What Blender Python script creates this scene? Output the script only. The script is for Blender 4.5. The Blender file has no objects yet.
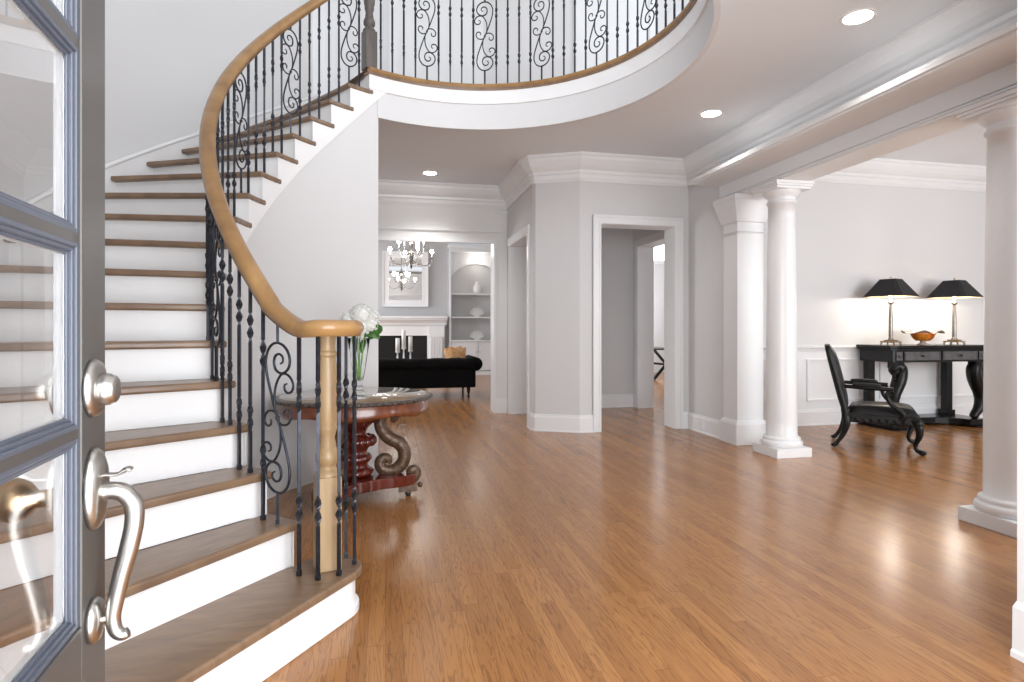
import bpy, math, random
from mathutils import Vector, Matrix
random.seed(7)
S = bpy.context.scene
C = S.collection
PI = math.pi
def R(d): return math.radians(d)

# ------------------------------------------------------------------ camera, world, light, exposure
YAW = 12.33
cam_d = bpy.data.cameras.new('camera'); cam = bpy.data.objects.new('camera', cam_d); C.objects.link(cam)
cam.location = (0, 0, 1.2); cam.rotation_euler = (R(90), 0, R(-YAW))
cam_d.sensor_width = 36; cam_d.lens = 581 / 1024 * 36; cam_d.shift_y = -12.5 / 1024
cam_d.clip_start = 0.02
S.camera = cam
S.view_settings.view_transform = 'Standard'; S.view_settings.look = 'None'
S.view_settings.gamma = 1; S.view_settings.use_curve_mapping = False
S.view_settings.exposure = 0.36
W = bpy.data.worlds.new('world'); S.world = W; W.use_nodes = True
W.node_tree.nodes['Background'].inputs[0].default_value = (0.86, 0.93, 1.0, 1)
W.node_tree.nodes['Background'].inputs[1].default_value = 1.6

def area(name, loc, rot, sx, sy, power, col=(1, 1, 1)):
    l = bpy.data.lights.new(name, 'AREA'); l.shape = 'RECTANGLE'; l.size = sx; l.size_y = sy
    l.energy = power; l.color = col
    o = bpy.data.objects.new(name, l); C.objects.link(o); o.location = loc; o.rotation_euler = rot
    return o
# daylight area lamps; most fill unseen window openings added to light the rooms
area('foyer_added_daylight', (0.9, -0.02, 4.6), (R(78), 0, 0), 3.6, 2.2, 62, (0.97, 0.985, 1))
area('entry_daylight', (0.75, -0.25, 1.35), (R(104), 0, 0), 1.9, 2.4, 88, (0.97, 0.985, 1))
area('dining_added_daylight', (6.3, -0.02, 1.7), (R(98), 0, 0), 3.4, 2.2, 118, (0.97, 0.985, 1))
area('living_added_daylight', (-3.9, 12.0, 1.8), (R(96), 0, R(-90)), 3.5, 2.4, 150, (0.97, 0.985, 1))
area('study_window_daylight', (7.9, 11.5, 1.8), (R(96), 0, R(90)), 3.5, 2.2, 110, (0.97, 0.985, 1))
area('upper_hall_daylight', (4.4, 4.5, 5.0), (R(90), 0, R(90)), 3.0, 1.8, 36, (0.97, 0.985, 1))

# ------------------------------------------------------------------ materials
def mat(name, col, rough=.5, metal=0, spec=.5, trans=0, ior=1.45, emit=None, es=0, noise=0, nscale=8, bump=0, bscale=40, coat=0, var=None, sheen=0):
    m = bpy.data.materials.new(name); m.use_nodes = True
    nt = m.node_tree; b = nt.nodes['Principled BSDF']
    b.inputs['Base Color'].default_value = (*col, 1); b.inputs['Roughness'].default_value = rough
    b.inputs['Metallic'].default_value = metal; b.inputs['Specular IOR Level'].default_value = spec
    b.inputs['Transmission Weight'].default_value = trans; b.inputs['IOR'].default_value = ior
    b.inputs['Coat Weight'].default_value = coat; b.inputs['Sheen Weight'].default_value = sheen
    if emit: b.inputs['Emission Color'].default_value = (*emit, 1); b.inputs['Emission Strength'].default_value = es
    tc = nt.nodes.new('ShaderNodeTexCoord')
    if noise or var:
        n = nt.nodes.new('ShaderNodeTexNoise'); n.inputs['Scale'].default_value = nscale; n.inputs['Detail'].default_value = 5
        nt.links.new(tc.outputs['Object'], n.inputs['Vector'])
        r = nt.nodes.new('ShaderNodeValToRGB')
        c2 = var if var else tuple(c * (1 - noise) for c in col)
        r.color_ramp.elements[0].position = .35; r.color_ramp.elements[1].position = .65
        r.color_ramp.elements[0].color = (*c2, 1); r.color_ramp.elements[1].color = (*col, 1)
        nt.links.new(n.outputs['Fac'], r.inputs['Fac']); nt.links.new(r.outputs['Color'], b.inputs['Base Color'])
    if bump:
        n = nt.nodes.new('ShaderNodeTexNoise'); n.inputs['Scale'].default_value = bscale
        nt.links.new(tc.outputs['Object'], n.inputs['Vector'])
        bp = nt.nodes.new('ShaderNodeBump'); bp.inputs['Strength'].default_value = bump; bp.inputs['Distance'].default_value = .002
        nt.links.new(n.outputs['Fac'], bp.inputs['Height']); nt.links.new(bp.outputs['Normal'], b.inputs['Normal'])
    return m

def wood(name, c1, c2, rough=.35, scale=(3, 3, 40), coat=0, polar=False):
    """wood grain stretched along one axis of the object"""
    m = bpy.data.materials.new(name); m.use_nodes = True; nt = m.node_tree; b = nt.nodes['Principled BSDF']
    tc = nt.nodes.new('ShaderNodeTexCoord'); mp = nt.nodes.new('ShaderNodeMapping'); mp.inputs['Scale'].default_value = scale
    nt.links.new(tc.outputs['Object'], mp.inputs['Vector'])
    n = nt.nodes.new('ShaderNodeTexNoise'); n.inputs['Scale'].default_value = 1.0; n.inputs['Detail'].default_value = 6; n.inputs['Distortion'].default_value = .8
    nt.links.new(mp.outputs[0], n.inputs['Vector'])
    r = nt.nodes.new('ShaderNodeValToRGB'); r.color_ramp.elements[0].position = .3; r.color_ramp.elements[1].position = .7
    r.color_ramp.elements[0].color = (*c2, 1); r.color_ramp.elements[1].color = (*c1, 1)
    nt.links.new(n.outputs['Fac'], r.inputs['Fac']); nt.links.new(r.outputs['Color'], b.inputs['Base Color'])
    b.inputs['Roughness'].default_value = rough; b.inputs['Coat Weight'].default_value = coat; b.inputs['Coat Roughness'].default_value = .12
    return m

def floor_mat():
    m = bpy.data.materials.new('oak_strip_floor'); m.use_nodes = True; nt = m.node_tree; L = nt.links; b = nt.nodes['Principled BSDF']
    tc = nt.nodes.new('ShaderNodeTexCoord')
    sep = nt.nodes.new('ShaderNodeSeparateXYZ'); L.new(tc.outputs['Object'], sep.inputs[0])
    def M(op, a, bb=None):
        n = nt.nodes.new('ShaderNodeMath'); n.operation = op
        for i, v in enumerate((a, bb)):
            if v is None: continue
            if isinstance(v, (int, float)): n.inputs[i].default_value = v
            else: L.new(v, n.inputs[i])
        return n.outputs[0]
    PW, PL = .066, 1.25
    col = M('FLOOR', M('DIVIDE', sep.outputs['X'], PW))
    wn = nt.nodes.new('ShaderNodeTexWhiteNoise'); wn.noise_dimensions = '1D'; L.new(col, wn.inputs['W'])
    yo = M('ADD', M('DIVIDE', sep.outputs['Y'], PL), M('MULTIPLY', wn.outputs['Value'], 7.3))
    row = M('FLOOR', yo)
    cid = nt.nodes.new('ShaderNodeCombineXYZ'); L.new(col, cid.inputs[0]); L.new(row, cid.inputs[1])
    w2 = nt.nodes.new('ShaderNodeTexWhiteNoise'); w2.noise_dimensions = '2D'; L.new(cid.outputs[0], w2.inputs['Vector'])
    # grain
    g = nt.nodes.new('ShaderNodeCombineXYZ')
    L.new(M('MULTIPLY', sep.outputs['X'], 26.0), g.inputs[0])
    L.new(M('ADD', M('MULTIPLY', sep.outputs['Y'], 1.6), M('MULTIPLY', w2.outputs['Value'], 37.0)), g.inputs[1])
    L.new(M('MULTIPLY', w2.outputs['Value'], 19.0), g.inputs[2])
    n1 = nt.nodes.new('ShaderNodeTexNoise'); n1.inputs['Scale'].default_value = 1.0; n1.inputs['Detail'].default_value = 3; n1.inputs['Distortion'].default_value = .6
    L.new(g.outputs[0], n1.inputs['Vector'])
    # cathedral lines: bands of the noise
    band = M('ABSOLUTE', M('SUBTRACT', M('FRACT', M('MULTIPLY', n1.outputs['Fac'], 9.0)), .5))
    r = nt.nodes.new('ShaderNodeValToRGB')
    r.color_ramp.elements[0].position = 0; r.color_ramp.elements[1].position = 1
    r.color_ramp.elements[0].color = (.345, .150, .048, 1); r.color_ramp.elements[1].color = (.445, .205, .070, 1)
    L.new(w2.outputs['Value'], r.inputs['Fac'])
    mx = nt.nodes.new('ShaderNodeMix'); mx.data_type = 'RGBA'; mx.blend_type = 'MULTIPLY'
    rr = nt.nodes.new('ShaderNodeMapRange'); rr.inputs['From Min'].default_value = 0; rr.inputs['From Max'].default_value = .22
    rr.inputs['To Min'].default_value = .66; rr.inputs['To Max'].default_value = 1.04; L.new(band, rr.inputs['Value'])
    cg = nt.nodes.new('ShaderNodeCombineColor')
    for i in range(3): L.new(rr.outputs[0], cg.inputs[i])
    mx.inputs[0].default_value = 1; L.new(r.outputs['Color'], mx.inputs[6]); L.new(cg.outputs[0], mx.inputs[7])
    # seams
    fx = M('FRACT', M('DIVIDE', sep.outputs['X'], PW)); fy = M('FRACT', yo)
    sx = M('LESS_THAN', fx, .022); sy = M('LESS_THAN', fy, .0022)
    seam = M('MAXIMUM', sx, sy)
    mx2 = nt.nodes.new('ShaderNodeMix'); mx2.data_type = 'RGBA'
    L.new(M('MULTIPLY', seam, .55), mx2.inputs[0]); L.new(mx.outputs[2], mx2.inputs[6]); mx2.inputs[7].default_value = (.14, .05, .015, 1)
    L.new(mx2.outputs[2], b.inputs['Base Color'])
    b.inputs['Roughness'].default_value = .21
    b.inputs['Specular IOR Level'].default_value = .5
    # cupping and slight waviness of old boards
    n3 = nt.nodes.new('ShaderNodeTexNoise'); n3.inputs['Scale'].default_value = 9; n3.inputs['Detail'].default_value = 2
    L.new(tc.outputs['Object'], n3.inputs['Vector'])
    h = M('ADD', M('MULTIPLY', n3.outputs['Fac'], .5), M('ADD', M('MULTIPLY', w2.outputs['Value'], .12), M('MULTIPLY', seam, -.35)))
    bp = nt.nodes.new('ShaderNodeBump'); bp.inputs['Strength'].default_value = .35; bp.inputs['Distance'].default_value = .004
    L.new(h, bp.inputs['Height']); L.new(bp.outputs['Normal'], b.inputs['Normal'])
    return m

M_floor = floor_mat()
M_wall = mat('wall_paint_grey', (.69, .69, .70), .55, bump=.05, bscale=120)
M_wallw = mat('wall_paint_pale', (.735, .735, .745), .5, bump=.05, bscale=120)
M_ceil = mat('ceiling_paint', (.82, .845, .875), .8, bump=.05, bscale=150)
M_trim = mat('white_gloss_trim', (.86, .87, .885), .28, noise=.02, nscale=3)
M_trimg = mat('white_gloss_header', (.84, .84, .84), .12, noise=.02, nscale=3)
M_white = mat('stair_white_paint', (.9, .9, .91), .4, noise=.02, nscale=4)
M_tread = wood('oak_tread', (.27, .17, .10), (.17, .105, .065), .38, (5, 22, 5), coat=.2)
M_rail = wood('oak_handrail', (.44, .255, .10), (.27, .14, .05), .32, (5, 5, 5), coat=.3)
M_newel = wood('oak_newel', (.47, .335, .19), (.34, .22, .11), .4, (14, 14, 2), coat=.1)
M_newelg = wood('grey_stained_newel', (.16, .14, .13), (.10, .085, .08), .4, (14, 14, 2))
M_iron = mat('wrought_iron', (.05, .055, .07), .36, metal=.7, noise=.35, nscale=30, bump=.2)
M_door = mat('door_paint_grey', (.068, .064, .061), .3, noise=.12, nscale=4)
M_doorstop = mat('door_stop_sky_tint', (.075, .085, .112), .3, noise=.1, nscale=5)  # grey door paint with the blue of sky light put into its colour
M_glass = mat('clear_glass', (1, 1, 1), .0, trans=1, ior=1.45, spec=.5, noise=.0)
M_nickel = mat('satin_nickel', (.50, .485, .46), .30, metal=1, noise=.08, nscale=20)
M_black = mat('black_lacquer', (.006, .006, .007), .2, spec=.35, noise=.3, nscale=10)
M_blackw = mat('carved_black_wood', (.006, .006, .006), .3, spec=.35, noise=.4, nscale=30, bump=.5, bscale=60)
M_leather = mat('black_leather', (.009, .009, .010), .36, spec=.4, noise=.3, nscale=20, bump=.3, bscale=90)
M_velvet = mat('black_velvet', (.003, .003, .0035), .8, spec=.2, noise=.3, nscale=15, sheen=.02)
M_mahog = wood('red_mahogany', (.15, .020, .010), (.045, .006, .004), .16, (9, 9, 2), coat=.6)
M_mahogt = wood('mahogany_apron', (.25, .075, .028), (.12, .028, .012), .22, (12, 12, 12), coat=.6)
M_bronze = mat('carved_bronze_wood', (.16, .095, .06), .34, metal=.25, noise=.5, nscale=40, bump=.6, bscale=70)
M_ttop = mat('table_leather_top', (.30, .21, .12), .12, noise=.25, nscale=6, coat=.8)
M_tbord = mat('table_carved_rim', (.11, .085, .07), .3, noise=.6, nscale=60, bump=.8, bscale=80)
M_petal = mat('white_petal', (.88, .89, .86), .6, noise=.06, nscale=30)
M_leaf = mat('green_leaf', (.06, .17, .03), .4, noise=.4, nscale=20)
M_stem = mat('flower_stem', (.22, .42, .10), .5, noise=.3, nscale=30)
M_vglass = mat('vase_glass', (.96, .99, .98), .02, trans=1, ior=1.1, noise=.0)
M_shade = mat('black_lamp_shade', (.018, .018, .02), .6, noise=.3, nscale=30)
M_shadein = mat('gold_shade_lining', (.75, .6, .38), .5, noise=.1)
M_brass = mat('aged_brass', (.50, .36, .22), .28, metal=1, noise=.3, nscale=25)
M_pewter = mat('pewter_lamp_column', (.36, .33, .30), .3, metal=.9, noise=.3, nscale=25)
M_bulb = mat('lit_bulb', (1, 1, 1), .5, emit=(1, .93, .8), es=14, noise=.01)
M_cbulb = mat('lit_candle_bulb', (1, 1, 1), .5, emit=(1, .94, .86), es=45, noise=.01)
M_can = mat('lit_downlight', (1, 1, 1), .5, emit=(1, .98, .95), es=18, noise=.01)
M_canring = mat('downlight_trim', (.85, .85, .85), .4, noise=.02)
M_orange = mat('orange_art_glass', (.62, .10, .015), .06, var=(.75, .32, .04), nscale=12, coat=.5)
M_smoke = mat('smoky_art_glass', (.30, .26, .22), .08, var=(.55, .47, .40), nscale=22, coat=.5)
M_mirror = mat('mirror_glass', (.9, .9, .9), .03, metal=1, noise=.01)
M_fire = mat('firebox_black', (.006, .006, .006), .5, noise=.3)
M_chrome = mat('chandelier_metal', (.28, .26, .24), .2, metal=1, noise=.2)
M_crystal = mat('crystal', (.9, .9, .92), .08, spec=1, noise=.05, nscale=60)
M_pillow = mat('orange_pillow_fabric', (.62, .28, .08), .8, var=(.70, .48, .28), nscale=18, bump=.3)
M_candle = mat('white_candle_wax', (.9, .89, .86), .4, noise=.03)
M_plate = mat('white_plastic', (.88, .88, .88), .35, noise=.01)
M_castb = mat('dark_caster', (.08, .06, .05), .3, metal=.6, noise=.3)
M_backing = mat('shelf_back_paint', (.66, .655, .655), .5, noise=.02)

# ------------------------------------------------------------------ mesh builder
class MB:
    def __init__(s): s.v = []; s.f = []; s.sm = []
    def add(s, v, f, smooth=False):
        o = len(s.v); s.v += [tuple(p) for p in v]; s.f += [[i + o for i in q] for q in f]; s.sm += [smooth] * len(f); return s
    def box(s, x0, x1, y0, y1, z0, z1, M=None):
        v = [Vector(p) for p in ((x0,y0,z0),(x1,y0,z0),(x1,y1,z0),(x0,y1,z0),(x0,y0,z1),(x1,y0,z1),(x1,y1,z1),(x0,y1,z1))]
        if M: v = [M @ p for p in v]
        return s.add(v, [(0,3,2,1),(4,5,6,7),(0,1,5,4),(1,2,6,5),(2,3,7,6),(3,0,4,7)])
    def lathe(s, prof, n=32, M=None, smooth=True, sx=1, sy=1, twist=0, a0=0):
        v = []; f = []
        for k, (r, z) in enumerate(prof):
            for i in range(n):
                a = a0 + 2 * PI * i / n + twist * k
                v.append(Vector((r * math.cos(a) * sx, r * math.sin(a) * sy, z)))
        m = len(prof)
        for k in range(m - 1):
            for i in range(n):
                j = (i + 1) % n; f.append((k*n+i, k*n+j, (k+1)*n+j, (k+1)*n+i))
        f.append(tuple(range(n - 1, -1, -1))); f.append(tuple(range((m-1)*n, m*n)))
        if M: v = [M @ p for p in v]
        return s.add(v, f, smooth)
    def tube(s, pts, rad, n=8, closed=False, smooth=True, sq=None, up=None, M=None):
        pts = [Vector(p) for p in pts]; m = len(pts)
        if not hasattr(rad, '__len__'): rad = [rad] * m
        v = []; f = []; prev = None
        for k in range(m):
            if closed: t = pts[(k+1) % m] - pts[k-1]
            else: t = pts[min(k+1, m-1)] - pts[max(k-1, 0)]
            if t.length < 1e-9: t = Vector((0,0,1))
            t.normalize()
            if up is not None: a = up.cross(t)
            elif prev is None:
                a = Vector((0,0,1)).cross(t) if abs(t.z) < .9 else Vector((1,0,0)).cross(t)
            else: a = prev - t * prev.dot(t)
            if a.length < 1e-6: a = Vector((1,0,0)).cross(t)
            a.normalize(); prev = a; b = t.cross(a)
            for i in range(n):
                an = 2 * PI * (i + .5) / n
                ca, sa = math.cos(an), math.sin(an)
                if sq: ca *= sq[0]; sa *= sq[1]
                v.append(pts[k] + (a * ca + b * sa) * rad[k])
        for k in range(m if closed else m - 1):
            k2 = (k + 1) % m
            for i in range(n):
                j = (i + 1) % n; f.append((k*n+i, k*n+j, k2*n+j, k2*n+i))
        if not closed: f.append(tuple(range(n-1, -1, -1))); f.append(tuple(range((m-1)*n, m*n)))
        if M: v = [M @ p for p in v]
        return s.add(v, f, smooth)
    def sphere(s, c, r, n=12, sx=1, sy=1, sz=1, M=None):
        prof = []
        m = max(6, n // 2 + 2)
        v = []; f = []
        for k in range(m + 1):
            a = PI * k / m
            for i in range(n):
                b = 2 * PI * i / n
                v.append(Vector((c[0] + r*sx*math.sin(a)*math.cos(b), c[1] + r*sy*math.sin(a)*math.sin(b), c[2] + r*sz*math.cos(a))))
        for k in range(m):
            for i in range(n):
                j = (i+1) % n; f.append((k*n+i, (k+1)*n+i, (k+1)*n+j, k*n+j))
        if M: v = [M @ p for p in v]
        return s.add(v, f, True)
    def sweep(s, prof, path, closed=False, smooth=False, zs=None):
        """profile points (out, z); 'out' is to the LEFT of the path direction in plan; mitred corners"""
        P = [Vector((p[0], p[1])) for p in path]; m = len(P); v = []; f = []; n = len(prof)
        for k in range(m):
            if closed: d0 = (P[k] - P[k-1]).normalized(); d1 = (P[(k+1) % m] - P[k]).normalized()
            else:
                d1 = (P[min(k+1, m-1)] - P[min(k, m-2)]).normalized(); d0 = (P[max(k, 1)] - P[max(k-1, 0)]).normalized()
            n0 = Vector((-d0.y, d0.x)); n1 = Vector((-d1.y, d1.x)); nn = n0 + n1
            if nn.length < 1e-6: nn = n0
            nn.normalize(); c = max(.25, nn.dot(n1)); nn = nn / c
            z0 = zs[k] if zs else 0
            for (o, z) in prof: v.append((P[k].x + nn.x * o, P[k].y + nn.y * o, z + z0))
        for k in range(m if closed else m - 1):
            k2 = (k+1) % m
            for i in range(n):
                j = (i+1) % n; f.append((k*n+i, k2*n+i, k2*n+j, k*n+j))
        if not closed: f.append(tuple(range(n))); f.append(tuple(range((m-1)*n + n-1, (m-1)*n-1, -1)))
        return s.add(v, f, smooth)
    def prism(s, poly, z0, z1, M=None, smooth=False):
        n = len(poly); v = [Vector((x, y, z0)) for x, y in poly] + [Vector((x, y, z1)) for x, y in poly]
        f = [tuple(range(n-1, -1, -1)), tuple(range(n, 2*n))]
        for i in range(n): f.append((i, (i+1) % n, n + (i+1) % n, n + i))
        if M: v = [M @ p for p in v]
        return s.add(v, f, smooth)
    def quad(s, a, b, c, d): return s.add([a, b, c, d], [(0,1,2,3)])
    def ob(s, name, m, parent=None, bevel=0, loc=None, rot=None, seg=2):
        me = bpy.data.meshes.new(name); me.from_pydata(s.v, [], s.f); me.update()
        import bmesh
        bm = bmesh.new(); bm.from_mesh(me); bmesh.ops.recalc_face_normals(bm, faces=bm.faces); bm.to_mesh(me); bm.free()
        for p, sm in zip(me.polygons, s.sm): p.use_smooth = sm
        me.materials.append(m)
        o = bpy.data.objects.new(name, me); C.objects.link(o)
        if parent: o.parent = parent
        if loc is not None: o.location = loc
        if rot is not None: o.rotation_euler = rot
        if bevel:
            b = o.modifiers.new('bevel', 'BEVEL'); b.width = bevel; b.segments = seg; b.limit_method = 'ANGLE'; b.angle_limit = R(35)
        return o

def tag(o, label=None, cat=None, group=None, kind=None):
    for k, v in (('label', label), ('category', cat), ('group', group), ('kind', kind)):
        if v: o[k] = v
    return o
def struct(o): o['kind'] = 'structure'; return o
def empty(name, loc=(0,0,0), rz=0, **k):
    o = bpy.data.objects.new(name, None); C.objects.link(o); o.location = loc; o.rotation_euler = (0, 0, rz)
    o.empty_display_size = .1
    return tag(o, **k)
def copy_tree(o, parent=None):
    c = o.copy(); C.objects.link(c); c.parent = parent
    for ch in list(o.children): copy_tree(ch, c)
    return c
def cr(pts, n=6):
    """Catmull-Rom smoothing"""
    P = [Vector(p if len(p) == 3 else (p[0], p[1], 0)) for p in pts]; out = []
    for i in range(len(P) - 1):
        p0 = P[max(i-1, 0)]; p1 = P[i]; p2 = P[i+1]; p3 = P[min(i+2, len(P)-1)]
        for k in range(n):
            t = k / n
            out.append(.5 * ((2*p1) + (p2-p0)*t + (2*p0-5*p1+4*p2-p3)*t*t + (3*p1-p0-3*p2+p3)*t**3))
    out.append(P[-1]); return out

# ------------------------------------------------------------------ setting: plan data
CX, CY = .565, 3.763          # centre of the round stair hall
A0, DA, RI = 245.343, 7.018, .1897   # stair angles and riser height
RN = 1.465                    # inner end of treads
RO = 2.61                     # outer stair wall
CEIL = 3.19; F2 = 18 * RI; TOP = 6.3
def pol(r, a, z=None):
    x = CX + r * math.cos(R(a)); y = CY + r * math.sin(R(a))
    return (x, y) if z is None else (x, y, z)
def ang(k): return A0 - DA * k

# floor
struct(MB().box(-7, 11, -3, 17, -.1, 0).ob('floor', M_floor))

# ceilings with the round opening
def void_r(a):
    """ceiling edge radius"""
    return 1.53
def rect_hit(a, x0, x1, y0, y1):
    c, s = math.cos(R(a)), math.sin(R(a)); t = 1e9
    if c > 1e-9: t = min(t, (x1 - CX) / c)
    if c < -1e-9: t = min(t, (x0 - CX) / c)
    if s > 1e-9: t = min(t, (y1 - CY) / s)
    if s < -1e-9: t = min(t, (y0 - CY) / s)
    return t
def ring_plate(mb, a_from, a_to, rin, z0, z1, rect):
    # corner angles included so that the rectangle is filled
    X0, X1, Y0, Y1 = rect
    As = [a_from + (a_to - a_from) * i / 60 for i in range(61)]
    for (x, y) in ((X0,Y0),(X1,Y0),(X1,Y1),(X0,Y1)):
        c = math.degrees(math.atan2(y - CY, x - CX))
        for cc in (c, c - 360, c + 360):
            if min(a_from, a_to) < cc < max(a_from, a_to): As.append(cc)
    As = sorted(set(As))
    v = []; f = []
    for a in As:
        ro = rect_hit(a, *rect)
        for r, z in ((rin, z0), (ro, z0), (ro, z1), (rin, z1)):
            x, y = pol(r, a); v.append((x, y, z))
    for i in range(len(As) - 1):
        for k in range(4):
            j = (k+1) % 4; f.append((i*4+k, i*4+j, (i+1)*4+j, (i+1)*4+k))
    return mb.add(v, f)
m = MB(); ring_plate(m, -118, 119, 1.53, CEIL, CEIL + .02, (-1.4, 3.62, -.1, 8.35)); struct(m.ob('ceiling', M_ceil))
m = MB(); ring_plate(m, -118, 119, 1.46, F2 - .06, F2 - .02, (-1.4, 4.6, -.1, 7.2)); struct(m.ob('floor_upper', M_tread))
struct(MB().box(3.64, 9.2, -.14, 6.4, 3.32, 3.37).ob('ceiling_dining', M_ceil))
struct(MB().box(-4.2, 3.45, 8.3, 15.2, 3.45, 3.5).ob('ceiling_living', M_ceil))
struct(MB().box(1.6, 8.2, 6.5, 8.4, CEIL + .021, CEIL + .05).ob('ceiling_passage', M_ceil))
struct(MB().box(3.45, 8.2, 8.4, 14.8, 3.95, 4.0).box(3.45, 8.2, 8.35, 8.4, CEIL, 4.0).ob('ceiling_study', M_ceil))
struct(MB().box(-2.3, 4.7, -.1, 7.2, TOP, TOP + .05).ob('ceiling_upper', M_ceil))

def walls(name, boxes, m=M_wall):
    mb = MB()
    for b in boxes: mb.box(*b)
    return struct(mb.ob(name, m))
# front wall around the camera: doorway; unseen transom and dining window openings added for daylight
walls('wall_front', [(-2.3, -.38, -.32, -.14, 0, TOP), (-.38, 1.75, -.32, -.14, 2.6, 3.5), (1.75, 4.7, -.32, -.14, 0, 3.5),
                     (-.38, 4.7, -.32, -.14, 5.7, TOP), (2.75, 4.7, -.32, -.14, 3.5, 5.7),
                     (4.7, 9.2, -.32, -.14, 0, .5), (4.7, 9.2, -.32, -.14, 2.9, 3.4), (8.1, 9.2, -.32, -.14, .5, 2.9)], M_wallw)
# outer curved stair wall
m = MB(); N = 150; pa = [119 + (236 - 119) * i / N for i in range(N + 1)]
m.sweep([(0, 0), (0, TOP), (-.12, TOP), (-.12, 0)], [pol(RO, a) for a in pa] + [(-.95, -.14)])
struct(m.ob('wall_stair', M_wallw))
# wall behind the stair, beside the opening to the living room
walls('wall_left', [(-.9, -.76, 6.0, 8.1, 0, CEIL)])
# inner curved wall under the flight
m = MB(); ks = [2.2 + (18.63 - 2.2) * i / 60 for i in range(61)]
ks = [2.2 + (18.63 - 2.2) * i / 160 for i in range(161)]
v = []; f = []
for k in ks:
    zt = min(RI * k - .22, 3.2) if k < 18 else 3.2
    for r in (1.492, 1.56):
        for z in (0, max(.02, zt)): v.append(pol(r, ang(k), z))
for i in range(len(ks) - 1):
    a, b = i*4, (i+1)*4
    f += [(a, b, b+1, a+1), (a+2, a+3, b+3, b+2), (a+1, b+1, b+3, a+3)]
f += [(0, 1, 3, 2), tuple(len(v) - 4 + q for q in (0, 2, 3, 1))]
m.add(v, f); struct(m.ob('wall_under_stair', M_wallw))
# ring beam round the opening
def arc(r, a0, a1, n=180): return [pol(r, a0 + (a1 - a0) * i / n) for i in range(n + 1)]
ra = (-118, 118.2)
# arcs run counter-clockwise, so 'left' is towards the centre
m = MB(); m.sweep([(.04, 3.01), (.075, 3.01), (.075, 3.235), (.04, 3.235)], arc(1.56, ra[0], 114.9)); struct(m.ob('wall_ring_beam', M_wallw))
m = MB(); m.sweep([(0, 3.2352), (.092, 3.235), (.092, F2 - .035), (0, F2 - .035)], arc(1.56, *ra)); struct(m.ob('trim_1', M_white))
m = MB(); m.sweep([(0, F2 - .034), (.118, F2 - .034), (.125, F2 - .022), (.118, F2 - .002), (0, F2)], arc(1.575, *ra)); struct(m.ob('trim_2', M_rail))

# right side: wall, pilaster, entablature, columns ------------------------------------------------
walls('wall_right', [(3.565, 3.86, 5.6, 6.37, 0, 2.5), (3.565, 3.86, 5.73, 6.37, 2.5, CEIL)])
m = MB(); m.box(3.57, 3.86, -.14, 5.72, 2.62, CEIL - .002)
m.box(3.56, 3.86, -.14, 5.7, 2.573, 2.76); m.box(3.548, 3.872, -.14, 5.69, 2.59, 2.602); m.box(3.545, 3.875, -.14, 5.70, 2.612, 2.622)
struct(m.ob('trim_3', M_trim))                                          # architrave over the columns
m = MB(); m.sweep([(0, 2.74), (.345, 2.74), (.345, 2.752), (.365, 2.757), (.37, 2.785), (.355, 2.797), (.34, 2.803), (.25, 2.86), (.15, 2.89), (0, 2.90)],
                  [(3.56, -.14), (3.56, 5.68)])
struct(m.ob('trim_4', M_trim))                                          # projecting cornice shelf
CROWN = [(0, 3.19), (.165, 3.19), (.165, 3.165), (.15, 3.15), (.14, 3.12), (.11, 3.07), (.075, 3.035), (.05, 3.02), (.045, 2.99), (.03, 2.975), (.03, 2.93), (.02, 2.915), (.015, 2.90), (0, 2.90)]
CROWN2 = [(o, z) for o, z in CROWN]
BASE = [(0, 0), (.022, 0), (.022, .015), (.015, .02), (.015, .165), (.010, .18), (.008, .2), (0, .2)]
# door wall with the angled facet and the return
Fp = [(3.56, 6.36), (2.19, 6.38), (1.69, 6.60), (1.66, 6.66)]
dx0, dx1 = 2.445, 3.385       # doorway
DZ = 2.44
m = MB(); m.add([(x, y, z) for y in (6.37, 6.63) for (x, z) in ((2.19, 0), (dx0, 0), (dx0, DZ), (dx1, DZ), (dx1, 0), (3.58, 0), (3.58, CEIL), (2.19, CEIL))], [(0,1,2,3,4,5,6,7)[::-1], tuple(range(8, 16))] + [(i, (i+1) % 8, 8 + (i+1) % 8, 8 + i) for i in range(8)])
m.prism([(1.725, 6.60), (2.19, 6.37), (2.19, 6.51), (1.79, 6.74)], 0, CEIL); m.prism([(1.725, 6.60), (1.79, 6.74), (1.79, 6.86), (1.70, 6.86), (1.70, 6.66)], 0, CEIL)
struct(m.ob('wall_door', M_wall))
walls('wall_return', [(1.70, 1.96, 6.86, 7.97, 2.36, CEIL), (1.70, 1.96, 7.97, 8.12, 0, CEIL)], M_wall)
# casing of the return opening
def casing(name, pts, w=.09, t=.02):
    """pts: polyline up-over-down along a wall face in plan, given as (x,y,z) outline of the opening"""
    pass
m = MB(); m.box(1.682, 1.705, 6.78, 6.86, 0, 2.45); m.box(1.675, 1.705, 6.77, 7.97, 2.36, 2.45); m.box(1.688, 1.972, 7.955, 7.972, 0, 2.36); m.box(1.685, 1.965, 6.862, 7.95, 2.345, 2.362)
struct(m.ob('trim_5', M_trim))
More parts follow.
